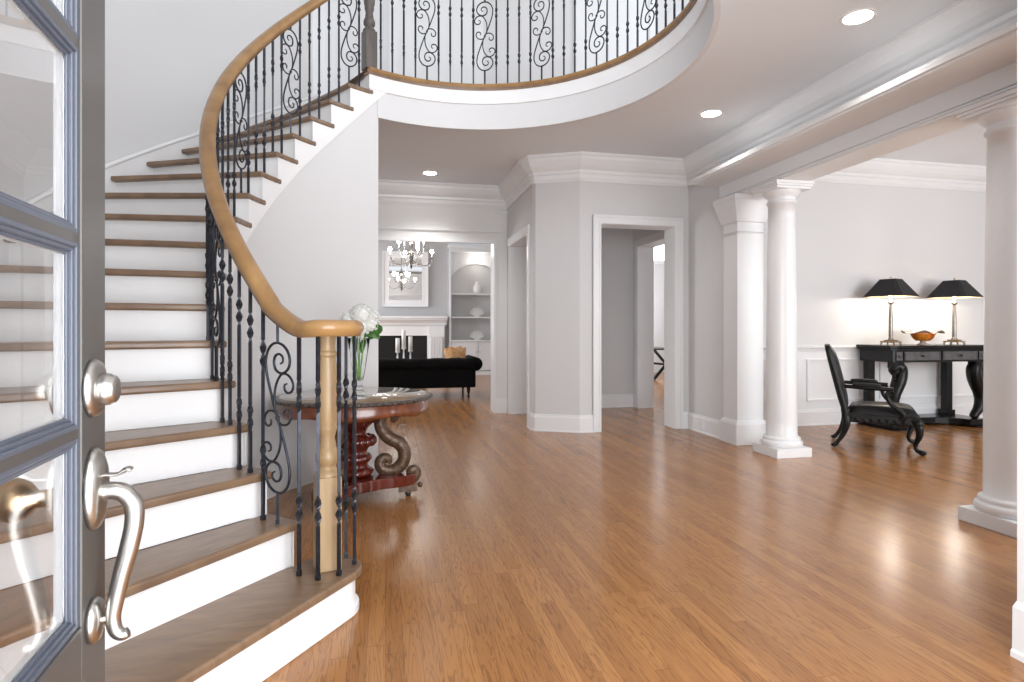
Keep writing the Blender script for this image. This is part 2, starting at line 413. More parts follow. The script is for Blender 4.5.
# living room wall and opening
LX = 1.535
walls('wall_living', [(-.9, 1.96, 8.101, 8.38, 2.45, CEIL), (LX, 1.70, 8.1, 8.38, 0, 2.45), (-.9, -.5, 8.1, 8.38, 0, 2.45)], M_trimg)
m = MB()
m.box(LX, 1.702, 8.085, 8.10, 0, .2); m.box(LX - .02, LX, 8.09, 8.40, 0, 2.45); m.box(-.5, LX, 8.085, 8.4, 2.435, 2.452)
m.box(-.5, LX - .01, 8.07, 8.10, 2.40, 2.437); m.box(LX - .03, LX - .002, 8.075, 8.1, 0, 2.437)
m.box(-.9, 1.66, 8.075, 8.1, 2.56, 2.572); m.box(LX, 1.70, 8.07, 8.1, 2.84, 2.856); m.box(-.9, 1.66, 8.085, 8.1, 2.93, 2.945)
struct(m.ob('trim_6', M_trim))
# hall behind the doorway
walls('wall_hall', [(1.94, 3.72, 8.30, 8.42, 0, CEIL)])
walls('wall_passage', [(3.72, 3.96, 8.14, 8.42, 0, CEIL), (3.72, 3.96, 6.38, 7.1, 0, CEIL), (3.72, 3.96, 7.1, 8.14, 2.44, CEIL)], M_wallw)
m = MB()
for (y0, y1, z0, z1) in ((8.14, 8.23, 0, 2.53), (7.01, 7.1, 0, 2.53), (7.1, 8.14, 2.44, 2.53)): m.box(3.70, 3.722, y0, y1, z0, z1)
m.box(3.71, 3.97, 8.125, 8.142, 0, 2.44); m.box(3.71, 3.97, 7.1, 8.14, 2.425, 2.442)
struct(m.ob('trim_7', M_trim))
m = MB(); m.sweep(BASE, [(3.72, 8.30), (1.94, 8.30)]); m.sweep(BASE, [(3.72, 8.14), (3.72, 8.30)]) ; struct(m.ob('baseboard_hall', M_trim))
# doorway casing, profiled
def casing_frame(name, P, d, n, w_open, h, cw=.115, both=True):
    """P: left foot of opening on the wall face, d: direction along wall, n: outward normal"""
    m = MB(); d = Vector(d); n = Vector(n)
    def bx(s0, s1, z0, z1, t0, t1):
        M = Matrix(((d.x, n.x, 0, P[0]), (d.y, n.y, 0, P[1]), (0, 0, 1, 0), (0, 0, 0, 1)))
        m.box(s0, s1, t0, t1, z0, z1, M)
    for (a, b, t) in ((0, cw, .014), (cw * .68, cw, .026), (0, .018, .02)):
        bx(-b, -a, 0, h + a, 0, t); bx(w_open + a, w_open + b, 0, h + a, 0, t); bx(-b, w_open + b, h + a, h + b, 0, t)
    bx(-.018, .006, 0, h, -.262, .012); bx(w_open - .006, w_open + .018, 0, h, -.262, .012); bx(-.018, w_open + .018, h - .006, h + .018, -.262, .012)
    return struct(m.ob(name, M_trim, bevel=.003))
casing_frame('trim_8', (dx0, 6.369), (1, 0), (0, -1), dx1 - dx0, DZ - .018, cw=.098)
# baseboards and crown on the hall walls (path keeps the room on its left)
m = MB(); m.sweep(BASE, [(3.56, 5.6), (3.56, 6.369), (dx1 + .098, 6.369)]); struct(m.ob('baseboard_right', M_trim))
m = MB(); m.sweep(BASE, [(dx0 - .098, 6.369), (2.19, 6.369), (1.725, 6.60), (1.70, 6.66), (1.70, 6.78)]); struct(m.ob('baseboard_facet', M_trim))
m = MB(); m.sweep(CROWN2, [(3.56, -.14), (3.56, 6.37), (2.19, 6.37), (1.725, 6.60), (1.70, 6.66), (1.70, 8.1), (-.76, 8.1), (-.76, 6.1)]); struct(m.ob('trim_9', M_trim))

# square pilaster against the wall
def pilaster(x0, x1, y0, y1):
    m = MB(); m.box(x0, x1, y0, y1, 0, 2.573)
    def band(z0, z1, e, e1=None):
        e1 = e if e1 is None else e1
        v = [(x0-e, y0-e, z0), (x1+e, y0-e, z0), (x1+e, y1+.0, z0), (x0-e, y1+.0+e, z0), (x0-e1, y0-e1, z1), (x1+e1, y0-e1, z1), (x1+e1, y1, z1), (x0-e1, y1+e1, z1)]
        m.add(v, [(0,3,2,1),(4,5,6,7),(0,1,5,4),(1,2,6,5),(2,3,7,6),(3,0,4,7)])
    band(0, .21, .03); band(.21, .235, .03, .018); band(.235, .25, .018, .004)
    band(2.185, 2.195, .010); band(2.197, 2.205, .016); band(2.30, 2.31, .015, .02); band(2.31, 2.52, .02, .075); band(2.52, 2.573, .08)
    return struct(m.ob('trim_10', M_trim, bevel=.003))
pilaster(3.545, 3.85, 5.35, 5.60)
# round columns
def column_mesh():
    col = MB(); prof = []
    for i in range(17):
        t = i / 16; r = .139 - .020 * (t ** 1.7); prof.append((r, .19 + t * (2.37 - .19)))
    top = [(.120, 2.37), (.124, 2.385), (.134, 2.39), (.134, 2.405), (.122, 2.41), (.122, 2.44), (.134, 2.45), (.150, 2.465), (.162, 2.485), (.168, 2.495), (.168, 2.505)]
    col.lathe([(.156, .172), (.150, .178)] + prof + top, 40)
    base = MB().box(-.185, .185, -.185, .185, 0, .085)
    base.lathe([(.178, .085), (.186, .1), (.188, .118), (.182, .135), (.17, .142), (.166, .15), (.168, .158), (.164, .17), (.150, .18)], 40)
    cap = MB().box(-.18, .18, -.18, .18, 2.502, 2.525).box(-.19, .19, -.19, .19, 2.525, 2.545).box(-.2, .2, -.2, .2, 2.545, 2.5725)
    return col, base, cap
c_, b_, k_ = column_mesh()
col1 = empty('column', (3.71, 4.885, 0), label='round white column next to the square pilaster, left of the black armchair', cat='column', group='columns of the dining room opening')
c_.ob('shaft', M_trim, col1); b_.ob('base', M_trim, col1, bevel=.003); k_.ob('capital', M_trim, col1, bevel=.003)
col2 = copy_tree(col1); col2.location = (3.71, 2.79, 0)
col2['label'] = 'round white column nearest the camera, right of the console table with lamps'

# near right wall end seen at the frame edge
m = MB(); m.box(2.27, 3.57, 1.30, 1.69, 0, CEIL - .001)
struct(m.ob('wall_near_right', M_trim))
m = MB(); m.sweep([(0, 0), (.03, 0), (.03, .02), (.022, .03), (.02, .18), (0, .2)], [(2.268, 1.69), (2.268, 1.30)][::-1]); 
m.sweep([(0, 0), (.03, 0), (.03, .02), (.022, .03), (.02, .18), (0, .2)], [(3.5, 1.30), (2.27, 1.30)][::-1])
struct(m.ob('baseboard_near_right', M_trim))

# dining room ---------------------------------------------------------------------------------------
DY = 6.25
walls('wall_dining', [(3.86, 9.2, DY, DY + .12, 0, 3.32), (9.1, 9.2, -.14, DY, 0, 3.32), (3.66, 3.86, -.14, DY, CEIL - .001, 3.32)], M_wallw)
m = MB(); m.sweep([(o, z + .13) for o, z in CROWN], [(9.1, -.1), (9.1, DY), (3.87, DY)]); struct(m.ob('trim_11', M_trim))
m = MB(); m.box(3.86, 9.1, DY - .006, DY, .2, .93); m.sweep([(0, .915), (.012, .92), (.018, .945), (.03, .955), (.035, .975), (.02, .985), (0, .985)], [(9.1, DY), (3.87, DY)])
m.sweep([(0, 0), (.022, 0), (.022, .015), (.015, .02), (.015, .165), (.010, .18), (.008, .2), (0, .2)], [(9.1, DY - .006), (3.87, DY - .006)])
x = 4.02
while x < 8.9:
    w = .95
    for (a, b, c, d) in ((x, x + w, .30, .325), (x, x + w, .80, .825), (x, x + .025, .325, .80), (x + w - .025, x + w, .325, .80)):
        m.box(a, b, DY - .02, DY - .004, c, d)
        m.box(a + .006, b - .006, DY - .026, DY - .02, c + .006, d - .006)
    x += w + .12
struct(m.ob('trim_12', M_trim))

# study seen through the two doorways
walls('wall_study', [(3.45, 8.2, 14.6, 14.75, 0, 3.95), (3.45, 3.6, 8.42, 14.6, 0, 3.95), (8.05, 8.2, 6.4, 10, 0, 3.95), (8.05, 8.2, 10, 14.6, 0, .5), (8.05, 8.2, 13.2, 14.6, .5, 3.95), (8.05, 8.2, 10, 13.2, 3.0, 3.95)], M_wallw)
w = MB(); w.box(6.45, 7.75, 14.575, 14.6, 2.95, 3.05).box(6.45, 7.75, 14.575, 14.6, 3.5, 3.6).box(6.45, 6.55, 14.575, 14.6, 3.05, 3.5).box(7.65, 7.75, 14.575, 14.6, 3.05, 3.5)
wf = struct(w.ob('window_1', M_trim))
M_sky = mat('daylight_pane', (1, 1, 1), .3, emit=(.95, .98, 1), es=2.2, noise=.01)
MB().box(6.55, 7.65, 14.585, 14.595, 3.05, 3.5).ob('pane', M_sky, wf)

# living room ----------------------------------------------------------------------------------------
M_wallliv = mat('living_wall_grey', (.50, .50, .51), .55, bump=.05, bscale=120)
walls('wall_living_back', [(-4.2, 1.59, 15.0, 15.15, 0, 3.45), (1.59, 3.45, 15.3, 15.4, 0, 3.45), (3.3, 3.45, 8.38, 15.3, 0, 3.45), (-4.2, -4.05, 8.38, 10.2, 0, 3.45), (-4.2, -4.05, 13.8, 15.0, 0, 3.45), (-4.2, -4.05, 10.2, 13.8, 0, .5), (-4.2, -4.05, 10.2, 13.8, 3.1, 3.45), (-4.2, -.9, 8.1, 8.38, 0, 3.45), (1.95, 3.45, 8.42, 8.5, 0, 3.45)], M_wallliv)
bi = empty('bookcase', (1.60, 15.3, 0), label='white built-in bookcase with arched niche and open shelves beside the fireplace', cat='bookcase')
m = MB(); W_ = 1.50
m.box(0, .05, -.5, 0, 0, 3.25); m.box(W_ - .05, W_, -.5, 0, 0, 3.25); m.box(.05, W_-.05, -.5, 0, 3.17, 3.25); m.box(.05, W_ - .05, -.5, -.03, 0, .1)
m.box(-.03, W_ + .03, -.53, 0, 3.25, 3.33)
m.ob('frame', M_trim, bi, bevel=.004)
MB().box(.05, W_ - .05, -.03, 0, .1, 3.17).ob('back_panel', M_backing, bi)
for z in (2.07, 1.47): MB().box(.05, W_ - .05, -.46, -.03, z, z + .035).ob('shelf', M_trim, bi)
MB().box(.0, W_, -.54, -.03, .86, .9).ob('counter', M_trim, bi, bevel=.004)
# arched head board of the niche
poly = [(.05, 3.17), (.05, 2.35)]
for i in range(17):
    a = PI - PI * i / 16; poly.append((W_/2 + (W_/2 - .05) * math.cos(a), 2.35 + .55 * math.sin(a)))
poly += [(W_ - .05, 2.35), (W_ - .05, 3.17)]
Mx = Matrix(((1,0,0,0),(0,0,-1,0),(0,1,0,0),(0,0,0,1)))
MB().prism(poly, .10, .12, Mx).ob('arch', M_trim, bi)
for q in range(2):
    d = MB().box(.06 + q*.695, .06 + q*.695 + .685, -.505, -.485, .12, .85)
    for (a,b,c,e) in ((.06,.625,.17,.19),(.06,.625,.78,.8),(.06,.08,.19,.78),(.605,.625,.19,.78)): d.box(.06+q*.695+a, .06+q*.695+b, -.515, -.505, c, e)
    do = d.ob('door', M_trim, bi)
    MB().sphere((.06 + q*.695 + (.65 if q == 0 else .035), -.52, .6), .014, 8).ob('knob', M_nickel, do)
pl = bpy.data.lights.new('niche_light', 'POINT'); pl.energy = 3; pl.shadow_soft_size = .04; pl.color = (1, .93, .85)
po = bpy.data.objects.new('niche_light', pl); C.objects.link(po); po.location = (2.35, 14.93, 2.95)
def vase_small(loc, label, s=1):
    o = MB().lathe([(.03, 0), (.05, .01), (.08, .06), (.085, .12), (.06, .18), (.035, .22), (.045, .26), (.04, .265)], 20).ob('vase', M_candle, loc=loc); o.scale = (s, s, s)
    tag(o, label, 'vase'); return o
vase_small((2.35, 15.08, 2.106), 'small white vase in the lit arched niche of the bookcase', 1.2)
def coral(loc, label):
    mb = MB()
    for i in range(14):
        a = R(15 + 150 * i / 13); rr = .2
        mb.tube(cr([(0, 0, 0), (rr*.5*math.cos(a), .01*(i % 3 - 1), .5*rr*math.sin(a) + .03), (rr*math.cos(a), .02*(i % 3 - 1), rr*math.sin(a) + .05)], 3), [.012]*6 + [.008], 6)
    mb.box(-.06, .06, -.03, .03, 0, .03)
    return tag(mb.ob('coral_ornament', M_candle, loc=loc), label, 'ornament', 'fan ornaments on the bookcase')
coral((2.35, 15.06, 1.506), 'white fan shaped coral ornament on the bookcase upper shelf')
coral((2.35, 15.06, .901), 'white fan shaped coral ornament on the bookcase counter')

fp = empty('fireplace', (.33, 15.0, 0), label='white fireplace surround with deep mantel shelf and black firebox', cat='fireplace')
m = MB()
m.box(-1.2, -.62, -.18, 0, 0, 1.28); m.box(.72, 1.16, -.18, 0, 0, 1.28); m.box(-.62, .72, -.18, 0, 1.02, 1.28)
for x0 in (-1.18, .76): m.box(x0, x0 + .36, -.24, -.18, 0, 1.25); m.box(x0 - .02, x0 + .38, -.26, -.18, 0, .16); 
m.ob('surround', M_trim, fp, bevel=.006)
m = MB(); m.sweep([(0, 1.28), (.05, 1.28), (.07, 1.34), (.13, 1.40), (.16, 1.42), (.16, 1.45), (.2, 1.46), (.2, 1.51), (0, 1.51)], [(1.2, -.18), (-1.24, -.18)]); m.box(-1.24, 1.2, -.18, 0, 1.28, 1.51)
m.ob('mantel_shelf', M_trim, fp)
m = MB(); m.box(.74, 1.14, -.30, -.18, .98, 1.27); m.box(.78, 1.10, -.28, -.18, .35, .98)
for k in range(5): m.box(.79 + k*.065, .82 + k*.065, -.295, -.28, .38, .95)
m.ob('corbel', M_trim, fp, bevel=.006)
MB().box(-.62, .72, -.06, -.02, 0, 1.02).ob('firebox', M_fire, fp)
mi = empty('mirror', (.56, 14.98, 1.75), label='rectangular mirror in a wide white frame above the mantel', cat='mirror')
m = MB(); a, b, h_ = -.85, .85, 1.4
X0, X1 = -.62, .52
for (p, q, r_, s_) in ((X0, X1, 0, .16), (X0, X1, 1.24, 1.4), (X0, X0 + .16, .16, 1.24), (X1 - .16, X1, .16, 1.24)): m.box(p, q, -.05, 0, r_, s_)
for (p, q, r_, s_) in ((X0, X1, 0, .03), (X0, X1, 1.37, 1.4), (X0, X0 + .03, .03, 1.37), (X1 - .03, X1, .03, 1.37)): m.box(p, q, -.075, -.05, r_, s_)
m.ob('frame', M_trim, mi, bevel=.004)
MB().box(X0 + .16, X1 - .16, -.03, -.02, .16, 1.24).ob('glass', M_mirror, mi)

# sofa (chesterfield seen from behind)
so = empty('sofa', (.35, 10.05, 0), label='black tufted velvet sofa with rolled arms seen from behind', cat='sofa')
L0, L1 = -1.35, 1.24
m = MB(); m.box(L0 + .02, L1 - .1, .0, .12, .17, .60); m.box(L0 + .02, L1 - .12, .12, .9, .17, .40)
m.ob('body', M_velvet, so, bevel=.03, seg=3)
m = MB()
n = 40; prof = []
pts = [(L0 + (L1 - .08 - L0) * i / n, .03, .585 + .006 * math.cos(2 * PI * i / 5)) for i in range(n + 1)]
m.tube(pts, [.10 + .005 * abs(math.sin(PI * i / 2.5)) for i in range(n + 1)], 18)
for i in range(int(n / 2.5)):
    m.sphere((L0 + .1 + i * .15, -.045, .60), .012, 8)
m.ob('back_roll', M_velvet, so)
for sx in (L0 + .06, L1 - .09):
    m = MB(); m.box(sx - .05, sx + .05, .0, .9, .17, .58)
    m.ob('arm', M_velvet, so, bevel=.02)
    m = MB(); m.tube([(sx + (.05 if sx > 0 else -.05), -.01, .58), (sx + (.05 if sx > 0 else -.05), .92, .58)], .118, 20)
    m.ob('arm_roll', M_velvet, so)
m = MB(); m.box(L0 + .16, L1 - .18, .16, .92, .40, .50); m.ob('seat_cushion', M_velvet, so, bevel=.03, seg=3)
leg = [(.02, 0), (.022, .02), (.014, .05), (.026, .09), (.03, .12), (.034, .17)]
for (lx, ly) in ((L0 + .1, .06), (L1 - .16, .06), (L0 + .1, .82), (L1 - .16, .82), (-.15, .06), (-.15, .82)):
    MB().lathe(leg, 12).ob('leg', M_black, so, loc=(lx, ly, 0))
def pillow(loc, rot, label, size=.42):
    mb = MB(); n = 14; v = []; f = []
    for s_ in (1, -1):
        for j in range(n + 1):
            for i in range(n + 1):
                u, w_ = i / n * 2 - 1, j / n * 2 - 1
                e = (1 - u*u) * (1 - w_*w_); pinch = 1 - .10 * (1 - abs(u*w_)) 
                v.append((u * size/2 * pinch, s_ * .075 * e ** .5, w_ * size/2 * pinch))
    N1 = (n + 1) ** 2
    for s_ in range(2):
        for j in range(n):
            for i in range(n):
                a = s_*N1 + j*(n+1) + i; f.append((a, a+1, a+n+2, a+n+1))
    mb.add(v, f, True); o = mb.ob('throw_pillow', M_pillow, loc=loc, rot=rot); return tag(o, label, 'pillow', 'orange pillows on the sofa')
pillow((1.28, 10.50, .70), (R(-14), R(4), R(8)), 'orange patterned pillow on the sofa, nearest the sofa back', .34)
pillow((1.24, 10.72, .69), (R(-14), R(-8), R(-10)), 'orange patterned pillow on the sofa in front of its neighbour', .34)

# candle table behind the sofa
ct = empty('side_table', (.35, 11.9, 0), label='low round black table behind the sofa carrying white candles', cat='table')
MB().lathe([(.34, .46), (.36, .47), (.36, .49), (.34, .5)], 32).ob('table_top', M_black, ct)
MB().lathe([(.18, 0), (.17, .02), (.04, .05), (.035, .44), (.12, .46)], 20).ob('pedestal', M_black, ct)
for (cx, cy, h_, lb) in ((-.03, 0, .66, 'tallest of the three white pillar candles on glass stand'), (-.15, .02, .50, 'white pillar candle left of the tallest candle'), (.10, -.02, .54, 'white pillar candle right of the tallest candle')):
    ca = empty('candle_holder', (.35 + cx + .05, 11.9 + cy, .5), label=lb + ' behind the sofa', cat='candle holder', group='candle holders behind the sofa')
    MB().lathe([(.055, 0), (.05, .012), (.015, .03), (.02, h_*.25), (.012, h_*.4), (.05, h_*.45), (.055, h_*.47)], 16).ob('stand', M_crystal, ca)
    MB().lathe([(.042, h_*.47), (.042, h_), (.035, h_ + .004)], 16).ob('candle', M_candle, ca)

# chandelier
ch = empty('chandelier', (.50, 11.5, 2.42), label='crystal chandelier with lit candle bulbs hanging in the living room', cat='chandelier')
MB().lathe([(.012, 1.1), (.012, .62), (.03, .6), (.022, .5), (.035, .42), (.02, .35), (.05, .2), (.03, .1), (.05, .04), (.02, -.02), (.005, -.06)], 16).ob('stem', M_chrome, ch)
for q in range(8):
    a = 2 * PI * q / 8 + .25; top = q % 2; rr = .42 if not top else .27; zb = .18 if not top else .36
    p = cr([(.02, 0, .12 + .15*top), (rr*.35, 0, zb - .14), (rr*.75, 0, zb - .15), (rr, 0, zb)], 5)
    Mz = Matrix.Rotation(a, 4, 'Z')
    ar = MB().tube(p, .008, 8, M=Mz); ar.lathe([(.03, zb), (.035, zb + .01), (.012, zb + .012), (.012, zb + .09)], 10, M=Mz @ Matrix.Translation((rr, 0, 0)))
    ao = ar.ob('arm', M_chrome, ch)
    MB().sphere((rr, 0, zb + .125), .036, 12, sz=1.15, M=Mz).ob('bulb', M_cbulb, ao)
    dr = MB()
    for j in range(5): dr.sphere((rr*(.28 + .155*j), 0, zb - .17 - .012*math.sin(j)), .014, 6, sz=1.8, M=Mz)
    for j in range(3): dr.sphere((rr, 0, zb - .03 - .03*j), .012, 6, M=Mz)
    dr.tube([Mz @ Vector((rr*(.28 + .155*j), 0, zb - .17 - .012*math.sin(j))) for j in range(5)] + [Mz @ Vector((rr, 0, zb - .11)), Mz @ Vector((rr, 0, zb + .01))], .0025, 5)
    dr.ob('crystal_drops', M_crystal, ao)

# trestle table in the study
tt = empty('trestle_table', (6.36, 13.3, 0), R(97), label='dark trestle table with crossed legs seen through the far doorway', cat='table')
MB().box(-.9, .9, -.4, .4, .70, .74).ob('table_top', M_black, tt, bevel=.004)
for sx in (-.75, .75):
    for s_ in (1, -1):
        MB().tube([(sx, -.33 * s_, .02), (sx, .33 * s_, .70)], .035, 4, smooth=False).ob('leg', M_black, tt)
MB().box(-.75, .75, -.02, .02, .33, .38).ob('stretcher', M_black, tt)

# wall plates
def plate(loc, rz, label, w=.07, h_=.115):
    o = MB().box(-w/2, w/2, -.006, 0, -h_/2, h_/2).ob('switch_plate', M_plate, loc=loc, rot=(0, 0, rz), bevel=.002)
    MB().box(-.012, .012, -.011, -.006, -.02, .02).ob('toggle', M_plate, o)
    return tag(o, label, 'switch')
plate((2.86, 8.299, 1.14), 0, 'white light switch on the grey hall wall seen through the doorway')
o = MB().box(-.006, 0, -.035, .035, -.055, .055).box(-.009, -.006, -.02, .02, .008, .035).box(-.009, -.006, -.02, .02, -.035, -.008).ob('outlet', M_plate, loc=(3.544, 6.02, .115)); tag(o, 'white wall outlet set in the baseboard near the pilaster', 'outlet')

# ------------------------------------------------------------------ recessed lights
def can(loc, label, first=[None], power=18):
    if first[0] is None:
        o = empty('downlight', loc, label=label, cat='light', group='recessed ceiling lights'); first[0] = o
        MB().sweep([(0, -.004), (.018, -.006), (.02, 0), (0, 0)], [(.085*math.cos(2*PI*i/32), -.085*math.sin(2*PI*i/32)) for i in range(32)], closed=True).ob('trim_ring', M_canring, o)
        MB().lathe([(.084, -.003), (.084, -.0005)], 32, smooth=False).ob('lens', M_can, o)
    else:
        o = copy_tree(first[0]); o.location = loc; o['label'] = label
    l = bpy.data.lights.new('downlight_lamp', 'SPOT'); l.energy = power; l.spot_size = R(115); l.spot_blend = .8; l.shadow_soft_size = .08; l.color = (1, .97, .93)
    lo = bpy.data.objects.new('downlight_lamp', l); C.objects.link(lo); lo.location = (loc[0], loc[1], loc[2] - .03)
    return o
can((.563, 7.488, CEIL), 'small recessed ceiling light in front of the living room opening', power=55)
can((2.948, 4.86, CEIL), 'recessed ceiling light nearer the pilaster, middle of the three', power=22)
can((2.952, 3.154, CEIL), 'recessed ceiling light nearest the camera, largest of the three', power=22)

# ------------------------------------------------------------------ staircase
st = empty('staircase', (CX, CY, 0), label='curved white staircase with oak treads, oak handrail and scrolled black iron balusters', cat='staircase')
def P3(r, a, z): return (r * math.cos(R(a)), r * math.sin(R(a)), z)
OV = 2.33
def skirt_dz(k):
    T = [(0, -.30), (10.66, -.32), (12.5, -.345), (14.3, -.35), (16.5, -.365), (18.6, -.365), (30, -.36)]
    for (a, b), (c, d) in zip(T, T[1:]):
        if k <= c: return b + (d - b) * (k - a) / (c - a)
def sector(mb, r0, r1, a0, a1, z0, z1, n=4):
    """plan ring sector; a0 front (larger angle) down to a1"""
    v = []; f = []
    for i in range(n + 1):
        a = a0 + (a1 - a0) * i / n
        for r, z in ((r0, z0), (r1, z0), (r1, z1), (r0, z1)): v.append(P3(r, a, z))
    for i in range(n):
        for k in range(4):
            j = (k+1) % 4; f.append((i*4+k, i*4+j, (i+1)*4+j, (i+1)*4+k))
    f += [(0,1,2,3), (n*4+3, n*4+2, n*4+1, n*4)]
    return mb.add(v, f)
TT = .036
t0 = MB(); sector(t0, RN, RO + .02, 0, -DA - 1.1, -TT, 0)
sector(t0, RN, RN + .03, -DA - 1.05, -DA - OV, -TT, 0, 2)
tread0 = t0.ob('tread', M_tread, st, bevel=.011, seg=3)
tread0.location = (0, 0, RI * 2); tread0.rotation_euler = (0, 0, R(ang(2)))
for i in range(3, 18):
    o = tread0.copy(); C.objects.link(o); o.location = (0, 0, RI * i); o.rotation_euler = (0, 0, R(ang(i)))
NO = 1.15   # nosing overhang in degrees
for i in range(2, 19):
    m = MB(); a = ang(i) - NO
    sector(m, 1.484, RO + .01, a, a - .8, RI * (i - 1), RI * i - (TT if i < 18 else TT), 1)
    m.ob('riser', M_white, st)
    if i < 18:
        m = MB()
        # side face under each tread, stepping with it
        vv = []; ff = []; n = 4
        for q in range(n + 1):
            aa = a + (-DA) * q / n; k = (A0 - aa) / DA
            zb = max(RI * k + skirt_dz(k), 0.0)
            zb = min(zb, RI * i - .08)
            for r in (1.476, 1.49):
                vv += [P3(r, aa, zb), P3(r, aa, RI * i - TT)]
        for q in range(n):
            b0, b1 = q*4, (q+1)*4; ff += [(b0, b1, b1+1, b0+1), (b0+2, b0+3, b1+3, b1+2), (b0, b0+2, b1+2, b1), (b0+1, b1+1, b1+3, b0+3)]
        ff += [(0,1,3,2), (n*4, n*4+2, n*4+3, n*4+1)]
        m.add(vv, ff); m.ob('skirt_board', M_white, st)
# end of the skirt running into the ring beam
m = MB(); vv = []; ff = []; n = 6
for q in range(n + 1):
    aa = ang(18) - NO - (6.4) * q / n; k = (A0 - aa) / DA
    for r in (1.472, 1.489): vv += [P3(r, aa, min(3.236, RI * k + skirt_dz(k))), P3(r, aa, F2 - .035)]
for q in range(n):
    b0, b1 = q*4, (q+1)*4; ff += [(b0, b1, b1+1, b0+1), (b0+2, b0+3, b1+3, b1+2), (b0, b0+2, b1+2, b1), (b0+1, b1+1, b1+3, b0+3)]
m.add(vv, ff); m.ob('skirt_board', M_white, st)
# first step with its rounded (bullnose) end round the newel
NWx, NWy = -.238 - CX, 2.569 - CY
def first_outline(e):
    """plan outline of step one; e = inset of the edge"""
    F0 = Vector((-.652, -1.226)); dr = Vector((-.573, -.82)); nn = Vector((.82, -.573))
    N = Vector((NWx, NWy)); rr = (N - F0).dot(nn); rr = abs(rr) - e
    pts = [F0 + dr * 1.60 - nn * e]
    b0 = math.atan2(nn.y, nn.x)
    for q in range(21):
        a = b0 + PI * 1.05 * q / 20; pts.append(N + Vector((math.cos(a), math.sin(a))) * rr)
    pts.append(Vector(P3(1.60, ang(2) - 2, 0)[:2])); pts.append(Vector(P3(RO + .02, ang(2) - 2, 0)[:2]))
    return [(p.x, p.y) for p in pts]
m = MB(); m.prism(first_outline(0), RI - TT, RI); m.ob('tread', M_tread, st, bevel=.011, seg=3)
m = MB(); m.prism(first_outline(.028), 0, RI - TT); m.ob('riser', M_white, st)
m = MB(); m.prism(first_outline(.012), 0, .045); m.ob('base_shoe', M_white, st, bevel=.008)
# stepped white skirt on the outer wall
m = MB(); vv = []; ff = []; n = 60
for q in range(n + 1):
    k = -.4 + (18.2 + .4) * q / n
    for r in (RO - .018, RO + .01): vv += [P3(r, ang(k), max(0, RI * k - .35)), P3(r, ang(k), RI * k + .075)]
for q in range(n):
    b0, b1 = q*4, (q+1)*4; ff += [(b0, b1, b1+1, b0+1), (b0+2, b0+3, b1+3, b1+2), (b0, b0+2, b1+2, b1), (b0+1, b1+1, b1+3, b0+3)]
m.add(vv, ff); m.ob('wall_skirt', M_white, st)
m = MB(); m.tube([P3(RO - .018, ang(-.4 + 18.6*q/60), RI * (-.4 + 18.6*q/60) + .08) for q in range(61)], .014, 8, sq=(1.2, .9)); m.ob('skirt_cap', M_white, st)

# handrail path
RR = 1.54; RH = .82
def rail_z(k):
    z = RI * k + RH; lo = 1.2
    # soft maximum of the level end and the pitch
    return lo + .5 * ((z - lo) + math.sqrt((z - lo) ** 2 + .0022))
VOL = [(-.343, 2.505), (-.263, 2.446), (-.176, 2.470), (-.128, 2.565), (-.165, 2.655), (-.245, 2.675)]
path = [(x - CX, y - CY, 1.2) for x, y in VOL[::-1]]
k = 2.35
while k <= 18.01:
    path.append(P3(RR + .008 * max(0, 3 - k), ang(k), rail_z(k))); k += .25
RPROF = [(-.036, .004), (-.036, .02), (-.028, .034), (-.014, .041), (.014, .041), (.028, .034), (.036, .02), (.036, .004), (.028, -.006), (.022, -.02), (-.022, -.02), (-.028, -.006)]
def rail_mesh(path):
    m = MB(); P = [Vector(p) for p in path]; n = len(RPROF); v = []; f = []
    for k, p in enumerate(P):
        t = (P[min(k+1, len(P)-1)] - P[max(k-1, 0)]); t.normalize()
        side = Vector((0,0,1)).cross(t).normalized(); up = t.cross(side)
        for (a, b) in RPROF: v.append(p + side * a * 1.1 + up * (b * 1.1 - .01))
    for k in range(len(P) - 1):
        for i in range(n):
            j = (i+1) % n; f.append((k*n+i, k*n+j, (k+1)*n+j, (k+1)*n+i))
    f += [tuple(range(n)), tuple(range((len(P)-1)*n, len(P)*n))[::-1]]
    return m.add(v, f, True)
m = rail_mesh(cr(path, 4)); m.lathe([(.08, 1.170), (.088, 1.19), (.09, 1.205), (.08, 1.225), (.05, 1.231), (.01, 1.232)], 24, M=Matrix.Translation((NWx, NWy, 0)))
m.ob('handrail', M_rail, st)

# newel post
def newel_mesh(h_, sq):
    m = MB(); b = .051
    m.box(-b, b, -b, b, 0, sq)
    m.lathe([(.052 * 1.1, sq), (.05, sq + .02), (.036, sq + .03), (.036, sq + .045), (.048, sq + .06), (.05, sq + .085), (.042, sq + .11), (.034, sq + .12), (.036, sq + .13), (.030, sq + .16), (.038, sq + .19), (.041, sq + .2), (.038, sq + .215),
             (.046, sq + .24), (.048, sq + .30), (.046, sq + .4), (.036, h_ - .12), (.033, h_ - .10), (.041, h_ - .095), (.041, h_ - .08), (.034, h_ - .075), (.032, h_ - .05), (.035, h_ - .02), (.04, h_)], 24)
    return m
nw = newel_mesh(1.18 - RI, .39).ob('newel_post', M_newel, st, bevel=.004); nw.location = (NWx, NWy, RI); nw.rotation_euler = (0, 0, R(14))

